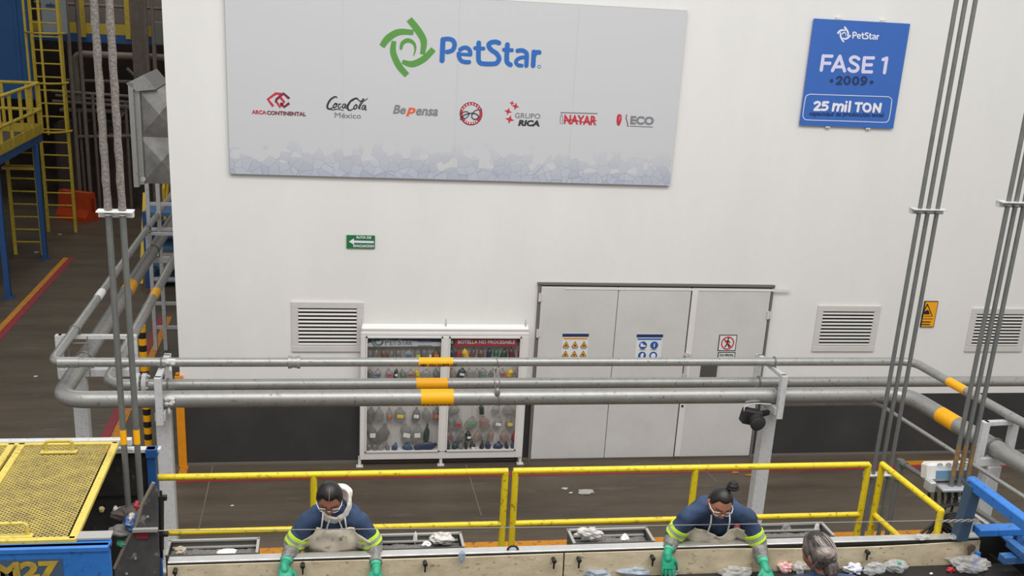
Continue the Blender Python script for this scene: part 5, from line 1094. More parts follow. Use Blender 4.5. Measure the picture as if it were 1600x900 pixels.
# cross-broken front face: a shallow pyramid, three bays
vs = []; fs = []; zz = [zb_ + (zt_ - zb_) * k / 2 for k in range(3)]
b.box((xc_, (hy0 + hy1) / 2 + .03, zc_), (xr_ - xl_, hy1 - hy0, zt_ - zb_))
for k in range(2):
    q = [V((xl_, hy0 + .029, zz[k])), V((xr_, hy0 + .029, zz[k])), V((xr_, hy0 + .029, zz[k + 1])), V((xl_, hy0 + .029, zz[k + 1])), V((xc_, hy0 - .03, (zz[k] + zz[k + 1]) / 2))]
    b.add(q, [(0, 1, 4), (1, 2, 4), (2, 3, 4), (3, 0, 4)])
b.obj('duct_body', M_hood, hd)
b = B(); xf = at(205, 200, Y=hy0).x; b.box((xf + .03, (hy0 + hy1) / 2, zc_ + .02), (.06, hy1 - hy0 + .12, zt_ - zb_ + .12)); b.box((xf + .09, (hy0 + hy1) / 2, zc_), (.08, hy1 - hy0 + .02, zt_ - zb_ + .02)); b.obj('flange', M_galv, hd)
b = B(); b.prism([(xf - .02, hy0 - .06, zt_ + .07), (xf + .2, hy0 - .06, zt_ + .18), (xf + .34, hy0 - .06, zt_ + .01), (xf + .1, hy0 - .06, zt_ - .02)], (0, hy1 - hy0 + .1, 0)); b.obj('cowl', M_galv, hd)
b = B(); b.cyl((xl_ + .02, hy0 - .02, zb_ + .06), (xl_ + .02, hy0 + .05, zb_ + .06), .03, 10); b.obj('latch', M_post, hd)
# striped bollards
def bollard(label, x, y, h):
    root = thing('striped_bollard', label, 'bollard', (x, y, 0), 'striped bollards along the side wall')
    b = B(); n = max(4, int(h / .085)); b.cyl((x, y, 0), (x, y, h), .05, 14); b.obj('pole', M_blacktxt, root, True)
    for k in range(n):
        if k % 2 == (n - 1) % 2: b = B(); b.cyl((x, y, h * k / n), (x, y, h * (k + 1) / n + .002), .052, 14); b.obj('yellow_stripe', M_band, root, True)
bollard('tall yellow and black striped bollard between the white supports at the corner', at(232, 690, Y=14.3).x, 14.3, at(229, 508, Y=14.3).z)
bollard('farther yellow and black striped bollard tight against the side wall', -2.2, 17.6, at(268, 434, Y=17.6).z)
b = B()
for x in (at(240, 480, Y=18.5).x, at(256, 480, Y=18.5).x): b.box((x, 18.5, 1.5), (.06, .06, 3.0))
for k in range(7): z = .4 + .42 * k; b.box(((at(240, 480, Y=18.5).x - 1.85) / 2, 18.5, z), (-1.85 - at(240, 480, Y=18.5).x, .05, .05))
tag(b.obj('ladder_rack', M_post), 'white welded ladder rack standing against the side wall behind the pipes', 'rack')
st = thing('blue_staircase', 'blue steel staircase with yellow handrails behind the steel hood', 'staircase', (-3.25, 28, 0))
for x in (-3.75, -2.75): b = B(); b.bar((x, 27.6, .1), (x, 31.6, 3.6), .06, .25); b.obj('stringer', M_bcol, st)
for k in range(13): t = (k + .5) / 13; b = B(); b.box((-3.25, 27.6 + 4.0 * t, .1 + 3.5 * t), (.96, .3, .05)); b.obj('tread', mat('tread_blue', (70, 116, 160), .6, var=.2), st)
for x in (-3.78, -2.72):
    b = B(); b.tube([(x, 27.5, .2), (x, 27.5, 1.15), (x, 31.6, 4.7)], .04, 8); b.tube([(x, 27.7, .65), (x, 31.6, 4.1)], .035, 8)
    for k in range(4): b.cyl((x, 28.3 + .9 * k, .8 + .78 * k), (x, 28.3 + .9 * k, 1.8 + .78 * k), .035, 8)
    b.obj('handrail', mat('handrail_yellow', (226, 190, 50), .5), st, True)
bs = thing('blue_rack', 'low blue slatted rack on the floor under the pipes beyond the white supports', 'rack', (-3.1, 23, 0))
for x in (-3.5, -2.55):
    for y in (22.6, 23.6): b = B(); b.box((x, y, .78), (.08, .08, 1.56)); b.obj('upright', M_bcol, bs)
for k in range(5): b = B(); b.box((-3.02, 23.1, .15 + .34 * k), (1.0, 1.0, .07)); b.obj('shelf', mat('tread_blue', (70, 116, 160), .6, var=.2), bs)
b = B(); b.bar((-3.62, 22.5, .1), (-3.62, 23.6, 1.75), .07, .07); b.obj('yellow_brace', MATS['handrail_yellow'], bs)
# far plant
wk = thing('far_walkway', 'yellow and blue elevated walkway in the dark plant far behind', 'walkway', (-5.5, 32, 4))
b = B(); b.box((-5.6, 31.5, 4.62), (3.7, .08, .26)); b.obj('yellow_beam', M_ylad, wk)
b = B(); b.box((-5.6, 31.5, 4.38), (3.7, .1, .22)); b.obj('blue_beam', M_bcol, wk)
b = B(); b.box((-5.6, 32.1, 4.6), (3.7, 1.1, .08)); b.obj('deck', M_bgdark, wk)
for px in (129, 199): x = at(px, 30, Y=31.4).x; b = B(); b.box((x, 31.4, 5.2), (.12, .06, 1.6)); b.obj('upright', M_ylad, wk)
for z in (5.2, 5.6): b = B(); b.cyl((-7.3, 31.45, z), (-3.8, 31.45, z), .04, 8); b.obj('rail', M_bgpipe, wk, True)
b = B(); b.box((-5.6, 33.4, 4.9), (4.2, .1, 1.4)); b.obj('backdrop_panel', mat('taupe_panel', (120, 110, 102), .8, var=.2, scale=2), wk)
x0, x1 = at(66, 30, Y=28.7).x, at(104, 30, Y=28.7).x; zt, zb = at(85, -40, Y=28.7).z, at(85, 52, Y=28.7).z
pn = thing('notice_panel', 'grey panel with blue lettering behind the yellow ladder at the top left', 'panel', ((x0 + x1) / 2, 28.7, zb))
b = B(); b.box(((x0 + x1) / 2, 28.72, (zt + zb) / 2), (x1 - x0, .05, zt - zb)); b.obj('board', mat('panel_grey', (150, 158, 166), .6, var=.1, scale=2), pn)
b = B(); ptext(b, 'sdo', (72, 11), (86, 11.5), (72, 4), 28.68, thick=.02, bold=.04); b.obj('lettering', mat('panel_blue', (40, 84, 140), .6), pn)
for k in range(9):
    px = 207 + 2.6 * k; x = at(px, 60, Y=30.5).x; b = B(); b.cyl((x, 30.5, 2.8), (x, 30.5, 8), .024, 8)
    tag(b.obj('riser_pipe', M_bgpipe, None, True), '%s thin riser from the left in the bundle right of the dusty conduits' % ORD[k], 'pipe', 'thin riser pipes in the dark plant')
for k, (px, y, r_) in enumerate(((107, 29.8, .05), (124, 30.0, .05), (229, 30.2, .05), (240, 30.0, .05))):
    x = at(px, 60, Y=y).x; b = B(); b.cyl((x, y, 0), (x, y, 8), r_, 10)
    tag(b.obj('riser_pipe', M_bgpipe, None, True), ('brownish riser just right of the yellow ladder', 'second brownish riser right of the yellow ladder', 'thicker riser right of the thin bundle', 'rightmost thick riser close to the white wall edge')[k], 'pipe', 'thick riser pipes in the dark plant')
b = B(); p = at(116, 84, Y=31); b.tube(fillet([(-3.8, 31, p.z), (p.x, 31, p.z), (p.x, 31, p.z - 1.2)], .25), .09, 12)
tag(b.obj('elbow_pipe', M_bgpipe, None, True), 'grey pipe bending down in the dark plant behind the dusty conduits', 'pipe')
mc = thing('dusty_machine', 'dust-covered machinery with brackets in the dark plant far behind', 'machine', (-5.6, 32.5, 0))
b = B(); b.box((-5.6, 33.2, 1.0), (3.4, 1.4, 2.0)); b.box((-6.7, 31.6, 1.1), (.5, .5, 2.2)); b.box((-4.6, 31.8, .9), (.9, .6, 1.8)); b.obj('body', M_bgdark, mc)
b = B(); b.box((-6.0, 31.2, 2.55), (1.6, .3, .06)); b.box((-4.7, 31.0, 2.7), (1.5, .3, .05)); b.box((-5.4, 31.4, 1.9), (1.2, .3, .05)); b.obj('shelf_bracket', M_bgpipe, mc)
for q in (((-6.9, 30.8, 3.05), (-3.9, 30.9, 2.95)), ((-6.9, 30.8, 2.8), (-4.4, 30.9, 2.7)), ((-5.0, 30.8, 3.7), (-4.2, 30.9, 2.9)), ((-6.4, 30.8, 1.9), (-4.0, 30.9, 2.0)), ((-5.9, 30.8, 0), (-5.9, 30.8, 3.0)), ((-5.1, 30.9, 0), (-5.1, 30.9, 2.8)), ((-6.9, 31.2, 2.9), (-3.9, 31.0, 2.75)), ((-6.6, 31.2, 3.3), (-3.9, 31.2, 3.35)), ((-5.4, 31.0, 2.3), (-4.3, 31.0, 3.4)), ((-4.35, 31, 1.2), (-4.35, 31, 3.4)), ((-6.3, 31.0, .4), (-6.3, 31, 2.6))):
    b = B(); b.cyl(q[0], q[1], .04, 8); b.obj('pipe_run', M_bgpipe, mc, True)
b = B()
for k in range(4): b.tube(smooth_path([(-6.5 + .25 * k, 31, 2.5), (-6.45 + .25 * k, 30.95, 1.7), (-6.3 + .22 * k, 31, 1.4), (-6.2 + .2 * k, 31, 2.2)], 5), .025, 6)
b.obj('hose', M_blacktxt, mc, True)
p = at(246, 52, Y=27); b = B(); b.box((p.x + .1, 27, p.z), (.32, .2, .5), bev=.02); tag(b.obj('wall_box', mat('box_greygreen', (88, 90, 82), .6)), 'small grey-green box near the top of the white wall edge', 'box')
# floor scraps
for i, (px, s, lb) in enumerate(((( 915, 768), .1, 'whitish smear of crushed film on the floor behind the rail, right of the double post'), ((892, 770), .025, 'small white scrap on the floor beside the crushed film'), ((883, 763), .04, 'grey pebble-like scrap left of the crushed film'), ((363, 790), .02, 'white flake on the floor left of the worker with white hood'), ((56, 588), .03, 'white flake on the dark aisle at the left'), ((85, 698), .03, 'pale flake on the aisle above the mesh cover'), ((94, 366), .05, 'pale scrap on the aisle beside the blue column'), ((57, 394), .05, 'pale scrap on the aisle under the short ladder'))):
    p = at(*px, Z=0.008); b = B(); crumple(b, (0, 0, 0), (s, s * .7, max(.008, s * .12)), i + 20.5, .6); b.v = [q + p for q in b.v]; tag(b.obj('floor_scrap', M_filmw if s > .03 else M_paperw), lb, 'scrap', 'scraps on the floor')
for i, px in enumerate(((1149, 738), (1172, 742))):
    p = at(*px, Z=0.006); b = B(); crumple(b, (0, 0, 0), (.09 if i else .05, .02, .006), i + 3, .3); b.v = [q + p for q in b.v]; tag(b.obj('tape_scrap', M_yel_line), 'yellow tape scrap on the floor, %s of two behind the bun' % ('left', 'right')[i], 'scrap', 'scraps on the floor')
# ------------------------------------------------------------------ people
M_lip = mat('lip', (112, 58, 50), .5); M_brow = mat('brow', (34, 24, 20), .8)
M_hair = mat('hair_black', (26, 22, 21), .45, rgb2=(18, 15, 14), scale=50, stretch=(4, 1, 1))
M_shirt = mat('shirt_navy', (54, 74, 106), .85, rgb2=(38, 54, 80), scale=7)
M_apron = mat('apron_beige', (226, 216, 198), .6, rgb2=(196, 182, 160), scale=6, dirt=.1, dirt_rgb=(140, 124, 104))
M_trou = mat('trousers_navy', (34, 42, 60), .85); M_boot = mat('boot_black', (30, 28, 28), .6)
M_glove = mat('glove_mint', (42, 168, 128), .5, rgb2=(30, 138, 106), scale=14)
M_sleeve = mat('sleeve_film', (150, 148, 142), .35, rgb2=(104, 102, 98), scale=22, stretch=(1, 1, 2.2), bump=.5)
M_hv = mat('hi_vis', (200, 236, 60), .5); M_refl = mat('reflective_silver', (176, 178, 172), .35, .3)
M_cloth = mat('hood_cloth', (232, 226, 216), .85, var=.06, scale=12); M_gogg = mat('goggle_frame', (226, 226, 226), .3)
def sstep(a, b, x): t = max(0, min(1, (x - a) / (b - a))); return t * t * (3 - 2 * t)
def gau(x, s): return math.exp(-x * x / (2 * s * s))
def head_point(u, v):
    """unit direction -> head surface; x right, y forward, z up; metres"""
    d = V((math.sin(v) * math.cos(u), math.sin(v) * math.sin(u), math.cos(v)))
    p = V((d.x * .074, d.y * .094, d.z * .114))
    lo = sstep(.0, -.11, p.z)
    p.x *= 1 - .3 * lo
    if p.y > 0: p.y *= 1 - .12 * lo
    else: p.y *= 1 - .25 * lo
    if p.y > .02:
        x, z = p.x, p.z; f = sstep(.02, .06, p.y)
        p.y += f * (.007 * gau(z - .03, .012) * gau(x, .05) - .010 * (gau(x - .032, .014) + gau(x + .032, .014)) * gau(z - .008, .011)
                    + .022 * gau(x, .0095) * gau(z + .026, .012) + .011 * gau(x, .008) * sstep(-.03, .015, z) * sstep(.035, .0, z) + .006 * (gau(x - .012, .006) + gau(x + .012, .006)) * gau(z + .032, .007)
                    + .008 * gau(x, .022) * gau(z + .058, .009) - .004 * gau(x, .02) * gau(z + .058, .002) + .009 * gau(x, .022) * gau(z + .09, .014)
                    + .006 * (gau(x - .045, .016) + gau(x + .045, .016)) * gau(z + .02, .02))
    return p
def head_mesh(b, T, n=56, k=44):
    vs = [];fs = []
    for i in range(k + 1):
        for j in range(n): vs.append(T @ head_point(2 * PI * j / n, max(.01, min(PI - .01, PI * i / k))))
    for i in range(k):
        for j in range(n): j2 = (j + 1) % n; fs.append((i * n + j, (i + 1) * n + j, (i + 1) * n + j2, i * n + j2))
    fs.append(tuple(range(n))); fs.append(tuple(k * n + j for j in range(n - 1, -1, -1)))
    b.add(vs, fs)
def frame_T(c, f, up):
    f = V(f).normalized(); r = f.cross(V(up)).normalized(); u = r.cross(f)
    return Matrix(((r.x, f.x, u.x, c[0]), (r.y, f.y, u.y, c[1]), (r.z, f.z, u.z, c[2]), (0, 0, 0, 1)))
def hand(b, W, d, pn, side, sc=1.0, curl=.35, spread=.12):
    """W wrist, d toward fingers, pn palm normal (the way fingers curl), side = thumb side vector"""
    d = V(d).normalized(); pn = V(pn); pn = (pn - d * pn.dot(d)).normalized(); sd = V(side); sd = (sd - d * sd.dot(d) - pn * sd.dot(pn)).normalized()
    L = .095 * sc
    rings = []
    for t, w_, h_ in ((-.1, .027, .021), (.05, .03, .02), (.35, .04, .018), (.7, .043, .016), (1.0, .041, .012)):
        rings.append((V(W) + d * L * t + sd * .003 * t, sd * w_ * sc, pn * h_ * sc))
    b.loft(rings, 16)
    for i, (off, ln, r) in enumerate(((.031, .07, .0098), (.0105, .079, .0102), (-.0105, .073, .0098), (-.031, .056, .0086))):
        base = V(W) + d * L * .88 + sd * off * sc; dr = (d + sd * spread * (1.5 - i) * .55).normalized(); p = base; c = curl * (.75 + .18 * i)
        for s, rr in ((.46, 1.0), (.3, .92), (.24, .82)):
            dr2 = (dr * math.cos(c) + pn * math.sin(c)).normalized() if s != .46 else (dr * math.cos(c * .6) + pn * math.sin(c * .6)).normalized()
            q = p + dr2 * ln * sc * s * 1.05; b.capsule(p, q, r * sc * rr, r * sc * rr * .94, 10, 3); p = q; dr = dr2
    base = V(W) + d * L * .25 + sd * .027 * sc; dr = (d * .75 + sd * .75 + pn * .3).normalized(); q = base + dr * .04 * sc; b.capsule(base, q, .0135 * sc, .0115 * sc, 10, 3)
    dr = (d * .95 + sd * .25 + pn * .35).normalized(); q2 = q + dr * .03 * sc; b.capsule(q, q2, .0112 * sc, .0098 * sc, 10, 3); q3 = q2 + (dr + pn * .2).normalized() * .022 * sc; b.capsule(q2, q3, .0098 * sc, .008 * sc, 10, 3)
def person(label, cfg):
    H, S, face, up, T = cfg['hip'], cfg['sh'], cfg['face'], cfg['up'], None
    Rv = V(cfg['right']).normalized()                       # image-right = the figure's left when facing the camera
    sp = (S - H); ln = sp.length; spd = sp.normalized(); fw = Rv.cross(spd); 
    if fw.dot(V(cfg['toward'])) < 0: fw = -fw
    hc = cfg['head']; T = frame_T(hc, face, up)
    foot = cfg.get('foot', 1.6)
    root = thing('person', label, 'person', (H.x, H.y, foot))
    skin = mat('skin_' + cfg['tone'], dict(a=(146, 96, 74), b=(164, 108, 84), c=(158, 108, 86))[cfg['tone']], .55, var=.08, scale=14)
    arms = cfg['arms']                                      # (shoulder, elbow, wrist) x2
    nb_ = S + spd * .03
    nk = hc + (T.to_3x3() @ V((0, -.03, -.075)))
    # --- body: one continuous figure
    b = B(); head_mesh(b, T)
    for s in (-1, 1): b.ell(T @ V((s * .075, -.008, -.005)), .012, .022, .032, 10, 8, T.to_3x3())
    b.capsule(nb_ - spd * .03 + fw * -.01, nk, .056, .05)
    rr = [(H - spd * .1, .15, .1), (H, .155, .105), (H + sp * .3, .125, .09), (H + sp * .6, .14, .1), (H + sp * .85, .155, .09), (S, .12, .07), (S + spd * .04, .06, .055)]
    b.loft([(c, Rv * rx, fw * ry) for c, rx, ry in rr], 24)
    for (s, e, wri) in arms:
        b.capsule(S + (s - S) * .55, s, .058, .052); b.capsule(s, e, .048, .038); b.capsule(e, wri, .037, .026)
    kz = foot + .46; feet = []
    for sgn in (-1, 1):
        hp = H - spd * .04 + Rv * .085 * sgn; kn = V((H.x + Rv.x * .1 * sgn, H.y + V(cfg['toward']).y * .05, kz)); an = V((kn.x, kn.y - V(cfg['toward']).y * .06, foot + .09)); feet.append((hp, kn, an))
        b.capsule(hp, kn, .082, .056); b.capsule(kn, an, .054, .036); b.capsule(an - V((0, 0, .04)), an + V(cfg['toward']) * .14 - V((0, 0, .045)), .038, .032)
    nb = remeshed(b, .0055, 3)
    Ti = T.inverted()
    for i, f in enumerate(nb.f):
        c = sum((nb.v[j] for j in f), V((0, 0, 0))) / len(f); q = Ti @ c
        if q.y > .055 and abs(q.z + .058) < .009 and abs(q.x) < .022: nb.m[i] = 1
        elif q.y > .06 and abs(q.z - .033 + (abs(q.x) - .02) * .16) < .0035 and .012 < abs(q.x) < .05: nb.m[i] = 2
    nb.obj('body', [skin, M_lip, M_brow], root, 'all')
    eb = B()
    for s in (-1, 1): eb.ell(T @ V((s * .031, .0735, .006)), .012, .006, .0045, 10, 6, T.to_3x3())
    eb.obj('eyes', mat('eye_dark', (44, 34, 30), .3), root, True)
    # --- shirt
    b = B(); g = cfg.get('girth', 1.0)
    rr = [(H - spd * .12, .185, .135), (H, .18, .13), (H + sp * .3, .165, .125), (H + sp * .62, .178, .13), (H + sp * .85, .185, .115), (S + spd * .005, .155, .088), (S + spd * .045, .075, .068)]
    b.loft([(c, Rv * rx * g, fw * ry * g) for c, rx, ry in rr], 28)
    for (s, e, wri) in arms:
        b.capsule(S + (s - S) * .3 + spd * .012, s, .066, .066); m_ = s + (e - s) * cfg.get('slv', .92); b.capsule(s, m_, .067, .064); b.capsule(S + spd * .055, S + (s - S) * .75, .052, .05)
    b.capsule(S + spd * .0, S + spd * .05 , .07, .066)
    nb = remeshed(b, .008, 5, .006, 8.0, H.x)
    for i, p in enumerate(nb.v):
        q = p - S; nb.v[i] = p + q.normalized() * .005 * math.sin(noise.noise(p * 5) * 9 + p.z * 60 + p.x * 30)
    nb.obj('shirt', M_shirt, root, 'all')
    from mathutils.bvhtree import BVHTree
    bvh = BVHTree.FromPolygons(nb.v, nb.f)
    # collar
    b = B(); cpts = [S + spd * (.05 + .02 * math.cos(a)) + Rv * .066 * math.sin(a) - fw * .062 * math.cos(a) for a in [2 * PI * t / 18 for t in range(18)]]
    if cfg.get('collar', True): b.tube(cpts, .013, 8, closed=True); b.obj('collar', M_shirt, root, True)
    # reflective bands, sleeve guards, gloves
    for k, (s, e, wri) in enumerate(arms):
        d = (e - s).normalized()
        for t, mt_, nm in ((.6, M_hv, 'hi_vis_band'), (.72, M_refl, 'reflective_band'), (.84, M_hv, 'hi_vis_band')):
            c = s + (e - s) * cfg.get('slv', .92) * t
            b = B(); b.cyl(c, c + d * .021, .0745, 20, .074); b.obj(nm, mt_, root, True)
        b = B(); a0 = s + (e - s) * .9; d2 = (wri - e).normalized()
        pts = [a0, e - d * .012, e + d2 * .02] + [e + (wri - e) * t for t in (.25, .42, .6, .74)]; pts = smooth_path(pts, 4)
        n_ = len(pts); rs = [(.066 - .028 * (i / (n_ - 1))) * (1 + .09 * math.sin(i * 2.1 + k) ) for i in range(n_)]
        b.tube(pts, rs, 24)
        for i, p in enumerate(b.v): b.v[i] = p + noise.noise_vector(p * 26 + V((k * 9, 0, 0))) * .009
        b.obj('sleeve_guard', M_sleeve, root, True)
        hd_ = cfg['hands'][k]; b = B(); hand(b, wri, hd_['d'], hd_['n'], hd_['s'], 1.06, hd_.get('curl', .35), hd_.get('spread', .12))
        b.capsule(wri - d2 * .075, wri, .031, .028); b.capsule(wri, wri + V(hd_['d']).normalized() * .03, .029, .03)
        remeshed(b, .0032, 2).obj('glove', M_glove, root, 'all')
        b = B(); dd = V(hd_['d']).normalized(); b.tube([wri - d2 * .085, wri - d2 * .06, wri - d2 * .035], [.0385, .038, .033], 18); b.obj('glove_cuff', mat('cuff_mint', (84, 178, 146), .5, var=.1), root, True)
    # trousers, boots
    b = B(); b.loft([(H - spd * .13, Rv * .165, fw * .125), (H - spd * .02, Rv * .16, fw * .12), (H + spd * .06, Rv * .15, fw * .11)], 24)
    for hp, kn, an in feet: b.capsule(hp, kn, .094, .07); b.capsule(kn, an + V((0, 0, .03)), .07, .056)
    remeshed(b, .012, 4).obj('trousers', M_trou, root, 'all')
    for hp, kn, an in feet:
        b = B(); b.capsule(an + V((0, 0, .1)), an - V((0, 0, .03)), .055, .05); b.capsule(an - V((0, 0, .045)), an + V(cfg['toward']) * .15 - V((0, 0, .045)), .046, .042); nb = remeshed(b, .008, 2)
        for i, p in enumerate(nb.v): nb.v[i] = V((p.x, p.y, max(p.z, foot + .002)))
        nb.obj('boot', M_boot, root, 'all')
    # apron: thick sheet over chest and belly
    if cfg.get('apron'):
        n, m_ = 30, 26; top, bot, wt, wb, out = cfg['apron']; G = []
        for j in range(m_ + 1):
            t = j / m_; hgt = top + (bot - top) * t; row = []
            for i in range(n + 1):
                u = -1 + 2 * i / n; wd = wt + (wb - wt) * sstep(0, .5, t)
                ang = u * wd; rx = .187 + .012 * t; ry = .135 + out * math.sin(PI * min(1, t * .8)) 
                ex = cfg.get('neck_v', 0) * max(0, 1 - abs(u) * 2.2) * max(0, 1 - t * 3.2)
                c = H + spd * (hgt - ex); dr = (Rv * math.sin(ang) + fw * math.cos(ang)).normalized()
                hit = bvh.ray_cast(c + dr * .3, -dr, .3)[0]
                r0 = (hit - c).length if hit else 1 / math.sqrt((math.sin(ang) / .17) ** 2 + (math.cos(ang) / .125) ** 2)
                r0 = min(r0, .235)
                p = c + dr * (r0 + .014 + out * math.sin(PI * min(1, .1 + t * .75)))
                p += fw * (.016 * noise.noise(V((u * 2.6 + H.x * 3, t * 2.6, 2))) + .009 * math.sin(u * 8 + t * 3) * t) + Rv * .008 * noise.noise(V((t * 5, u * 2, 7)))
                row.append(p)
            G.append(row)
        b = B(); vs = [p for r_ in G for p in r_] + [p - fw * .005 for r_ in G for p in r_]; fs = []; o = (n + 1) * (m_ + 1)
        for j in range(m_):
            for i in range(n):
                a = j * (n + 1) + i; fs.append((a, a + 1, a + n + 2, a + n + 1)); fs.append((o + a, o + a + n + 1, o + a + n + 2, o + a + 1))
        for i in range(n):
            fs.append((i, o + i, o + i + 1, i + 1)); a = m_ * (n + 1) + i; fs.append((a, a + 1, o + a + 1, o + a))
        for j in range(m_):
            a = j * (n + 1); fs.append((a, a + n + 1, o + a + n + 1, o + a)); a += n; fs.append((a, o + a, o + a + n + 1, a + n + 1))
        b.add(vs, fs); ap = b.obj('apron', M_apron, root, 'all')
        b = B(); sx = cfg.get('strap', .5)
        for sgn in (-1, 1):
            i = int((1 + sgn * sx) / 2 * n); p0 = G[0][i]; p2 = S + spd * .06 + Rv * sgn * .062 - fw * .02; p1 = (p0 + p2) / 2 + fw * .045 + spd * .02
            b.tube(smooth_path([p0 - spd * .01, p1, p2], 6), .0055, 6)
        b.obj('strap', M_cloth, ap, True)
    # goggles
    if cfg.get('goggles', True):
        b = B()
        for s in (-1, 1):
            b.tube([T @ V((s * .034 + .028 * math.cos(t), .094 - .012 * abs(math.cos(t)) , .0 + .019 * math.sin(t))) for t in [2 * PI * k / 18 for k in range(18)]], .0019, 6, closed=True)
            b.tube([T @ V((s * .061, .085, .006)), T @ V((s * .077, .05, .008)), T @ V((s * .079, -.01, .004))], .0028, 6)
        b.tube([T @ V((-.008, .1, .002)), T @ V((0, .104, .004)), T @ V((.008, .1, .002))], .0022, 6); gg = b.obj('goggles', M_gogg, root, True)
        b = B()
        for s in (-1, 1): b.ell(T @ V((s * .034, .091, .0)), .028, .004, .018, 16, 8, T.to_3x3())
        b.obj('lens', clear_mat('goggle_lens', (220, 226, 228), .88, .05), gg, True)
    return root, T, Rv, spd, fw, S, H
def hair_cap(T, hl, off=.012, wave=.002, side_z=-.03, seed=0.0):
    """closed hair shell: outer surface a little outside the skull, hl(u) gives the hairline polar angle"""
    n, k = 64, 26; out = []; inn = []
    for i in range(k + 1):
        for j in range(n):
            u = 2 * PI * j / n; v = max(.01, hl(u) * i / k); p = head_point(u, v); d = p.normalized(); e = off * (1 - .75 * (i / k) ** 6) + wave * math.sin(u * 23 + seed) * (i / k)
            out.append(T @ (p + d * e)); inn.append(T @ (p - d * .004))
    N = n * (k + 1); fs = []
    for i in range(k):
        for j in range(n):
            j2 = (j + 1) % n; fs.append((i * n + j, (i + 1) * n + j, (i + 1) * n + j2, i * n + j2)); fs.append((N + i * n + j, N + i * n + j2, N + (i + 1) * n + j2, N + (i + 1) * n + j))
    for j in range(n): j2 = (j + 1) % n; fs.append((k * n + j, N + k * n + j, N + k * n + j2, k * n + j2))
    fs.append(tuple(range(n))); fs.append(tuple(N + j for j in range(n - 1, -1, -1)))
    b = B(); b.add(out + inn, fs); return b
def hairline(front, side, back):
    def f(u):
        c = math.sin(u)                                    # +1 front, -1 back
        if c >= 0: return side + (front - side) * sstep(.15, .75, c)
        return side + (back - side) * sstep(0.0, .5, -c)
    return f
def arm(s, e_px, w_px, le, lw, eroot, wroot):
    def pick(o, px, L, far):
        best = None; r = ray(*px).normalized(); m_ = (o - CAM).dot(r); d2 = (o - CAM).length_squared - m_ * m_; h = math.sqrt(max(0, L * L - d2)); return CAM + r * (m_ + (h if far else -h))
    e = pick(s, e_px, le, eroot); return (s, e, pick(e, w_px, lw, wroot))
TOW = (0, -1, 0)
# worker with the white hood
S1 = at(522, 797, Y=6.55); H1 = V((.08, 6.755, 2.41)); hd1 = at(515, 779, Y=6.37)
s_l, s_r = at(481, 815, Y=6.54), at(563, 815, Y=6.54)
a1 = arm(s_l, (458, 852), (444, 884), .2, .22, True, False); a2 = arm(s_r, (584, 852), (588, 890), .2, .22, True, False)
DEB = [('w1', a1, a2, hd1)]
w1, T1, *_r1 = person('person in navy work shirt, white hood and apron, leaning over the conveyor at left', dict(hip=H1, sh=S1, face=(-.05, -.86, -.5), up=(0, -.5, .86), head=hd1, right=(1, 0, 0), toward=TOW, tone='a', arms=[a1, a2],
    hands=[dict(d=(.12, -.75, -.65), n=(0, .3, -1), s=(1, 0, 0), curl=.45), dict(d=(-.05, -.75, -.65), n=(0, .3, -1), s=(-1, 0, 0), curl=.45)], apron=(.385, -.1, .8, 1.25, .05), strap=.75))
hr = hair_cap(T1, hairline(.85, 1.75, 2.2), .013).obj('hair', M_hair, w1, 'all')
b = B(); b.tube([T1 @ (head_point(PI / 2, v) * 1.0 + head_point(PI / 2, v).normalized() * .0125) for v in (.12, .3, .45, .6, .75, .82)], .0018, 6); b.obj('parting', mat('parting_skin', (150, 112, 96), .6), hr, True)
b = B(); q = T1 @ V((0, -.1, -.03)); b.tube(smooth_path([q, T1 @ V((0.01, -.125, -.06)), T1 @ V((.02, -.12, -.14)), T1 @ V((.02, -.1, -.22))], 5), [.03 - .001 * k for k in range(16)], 12); b.obj('ponytail', M_hair, hr, True)
b = B(); R1 = T1.to_3x3(); Rv, spd, fw = _r1[0], _r1[1], _r1[2]
nc = S1 + spd * .07
n = 40; ro = []; 
for lay in range(5):
    row = []
    for k in range(n):
        t = 2 * PI * k / n; c_, s_ = math.cos(t), math.sin(t)
        hi = .05 + .045 * max(0, c_) - .07 * max(0, s_) + .03 * max(0, -s_)
        h = [-.035 - .055 * max(0, s_), 0.0 - .03 * max(0, s_), hi, hi - .012, -.03 - .05 * max(0, s_)][lay]
        rx = [.1, .102, .092, .078, .07][lay]; ry = [.088, .094, .088, .074, .06][lay]
        row.append(nc + Rv * (rx * c_ + .014 * (lay > 0)) + fw * (ry * s_ + .008) + spd * h)
    ro.append(row)
vs_ = [p for r_ in ro for p in r_]; fs_ = []
for i in range(5):
    for k in range(n): fs_.append((i * n + k, i * n + (k + 1) % n, ((i + 1) % 5) * n + (k + 1) % n, ((i + 1) % 5) * n + k))
b.add(vs_, fs_); b.ell(nc - fw * .085 + Rv * .04 - spd * .02, .085, .04, .08, 16, 10)
remeshed(b, .005, 3, .006, 18, 2).obj('white_hood', M_cloth, w1, 'all')
b = B()
for s in (-1, 1): b.tube(smooth_path([nc + fw * .1 - spd * .04 + Rv * .03 * s, nc + fw * .12 - spd * .12 + Rv * .05 * s, nc + fw * .125 - spd * .17 + Rv * .035 * s], 5), .005, 6)
b.obj('hood_cord', M_cloth, w1, True)
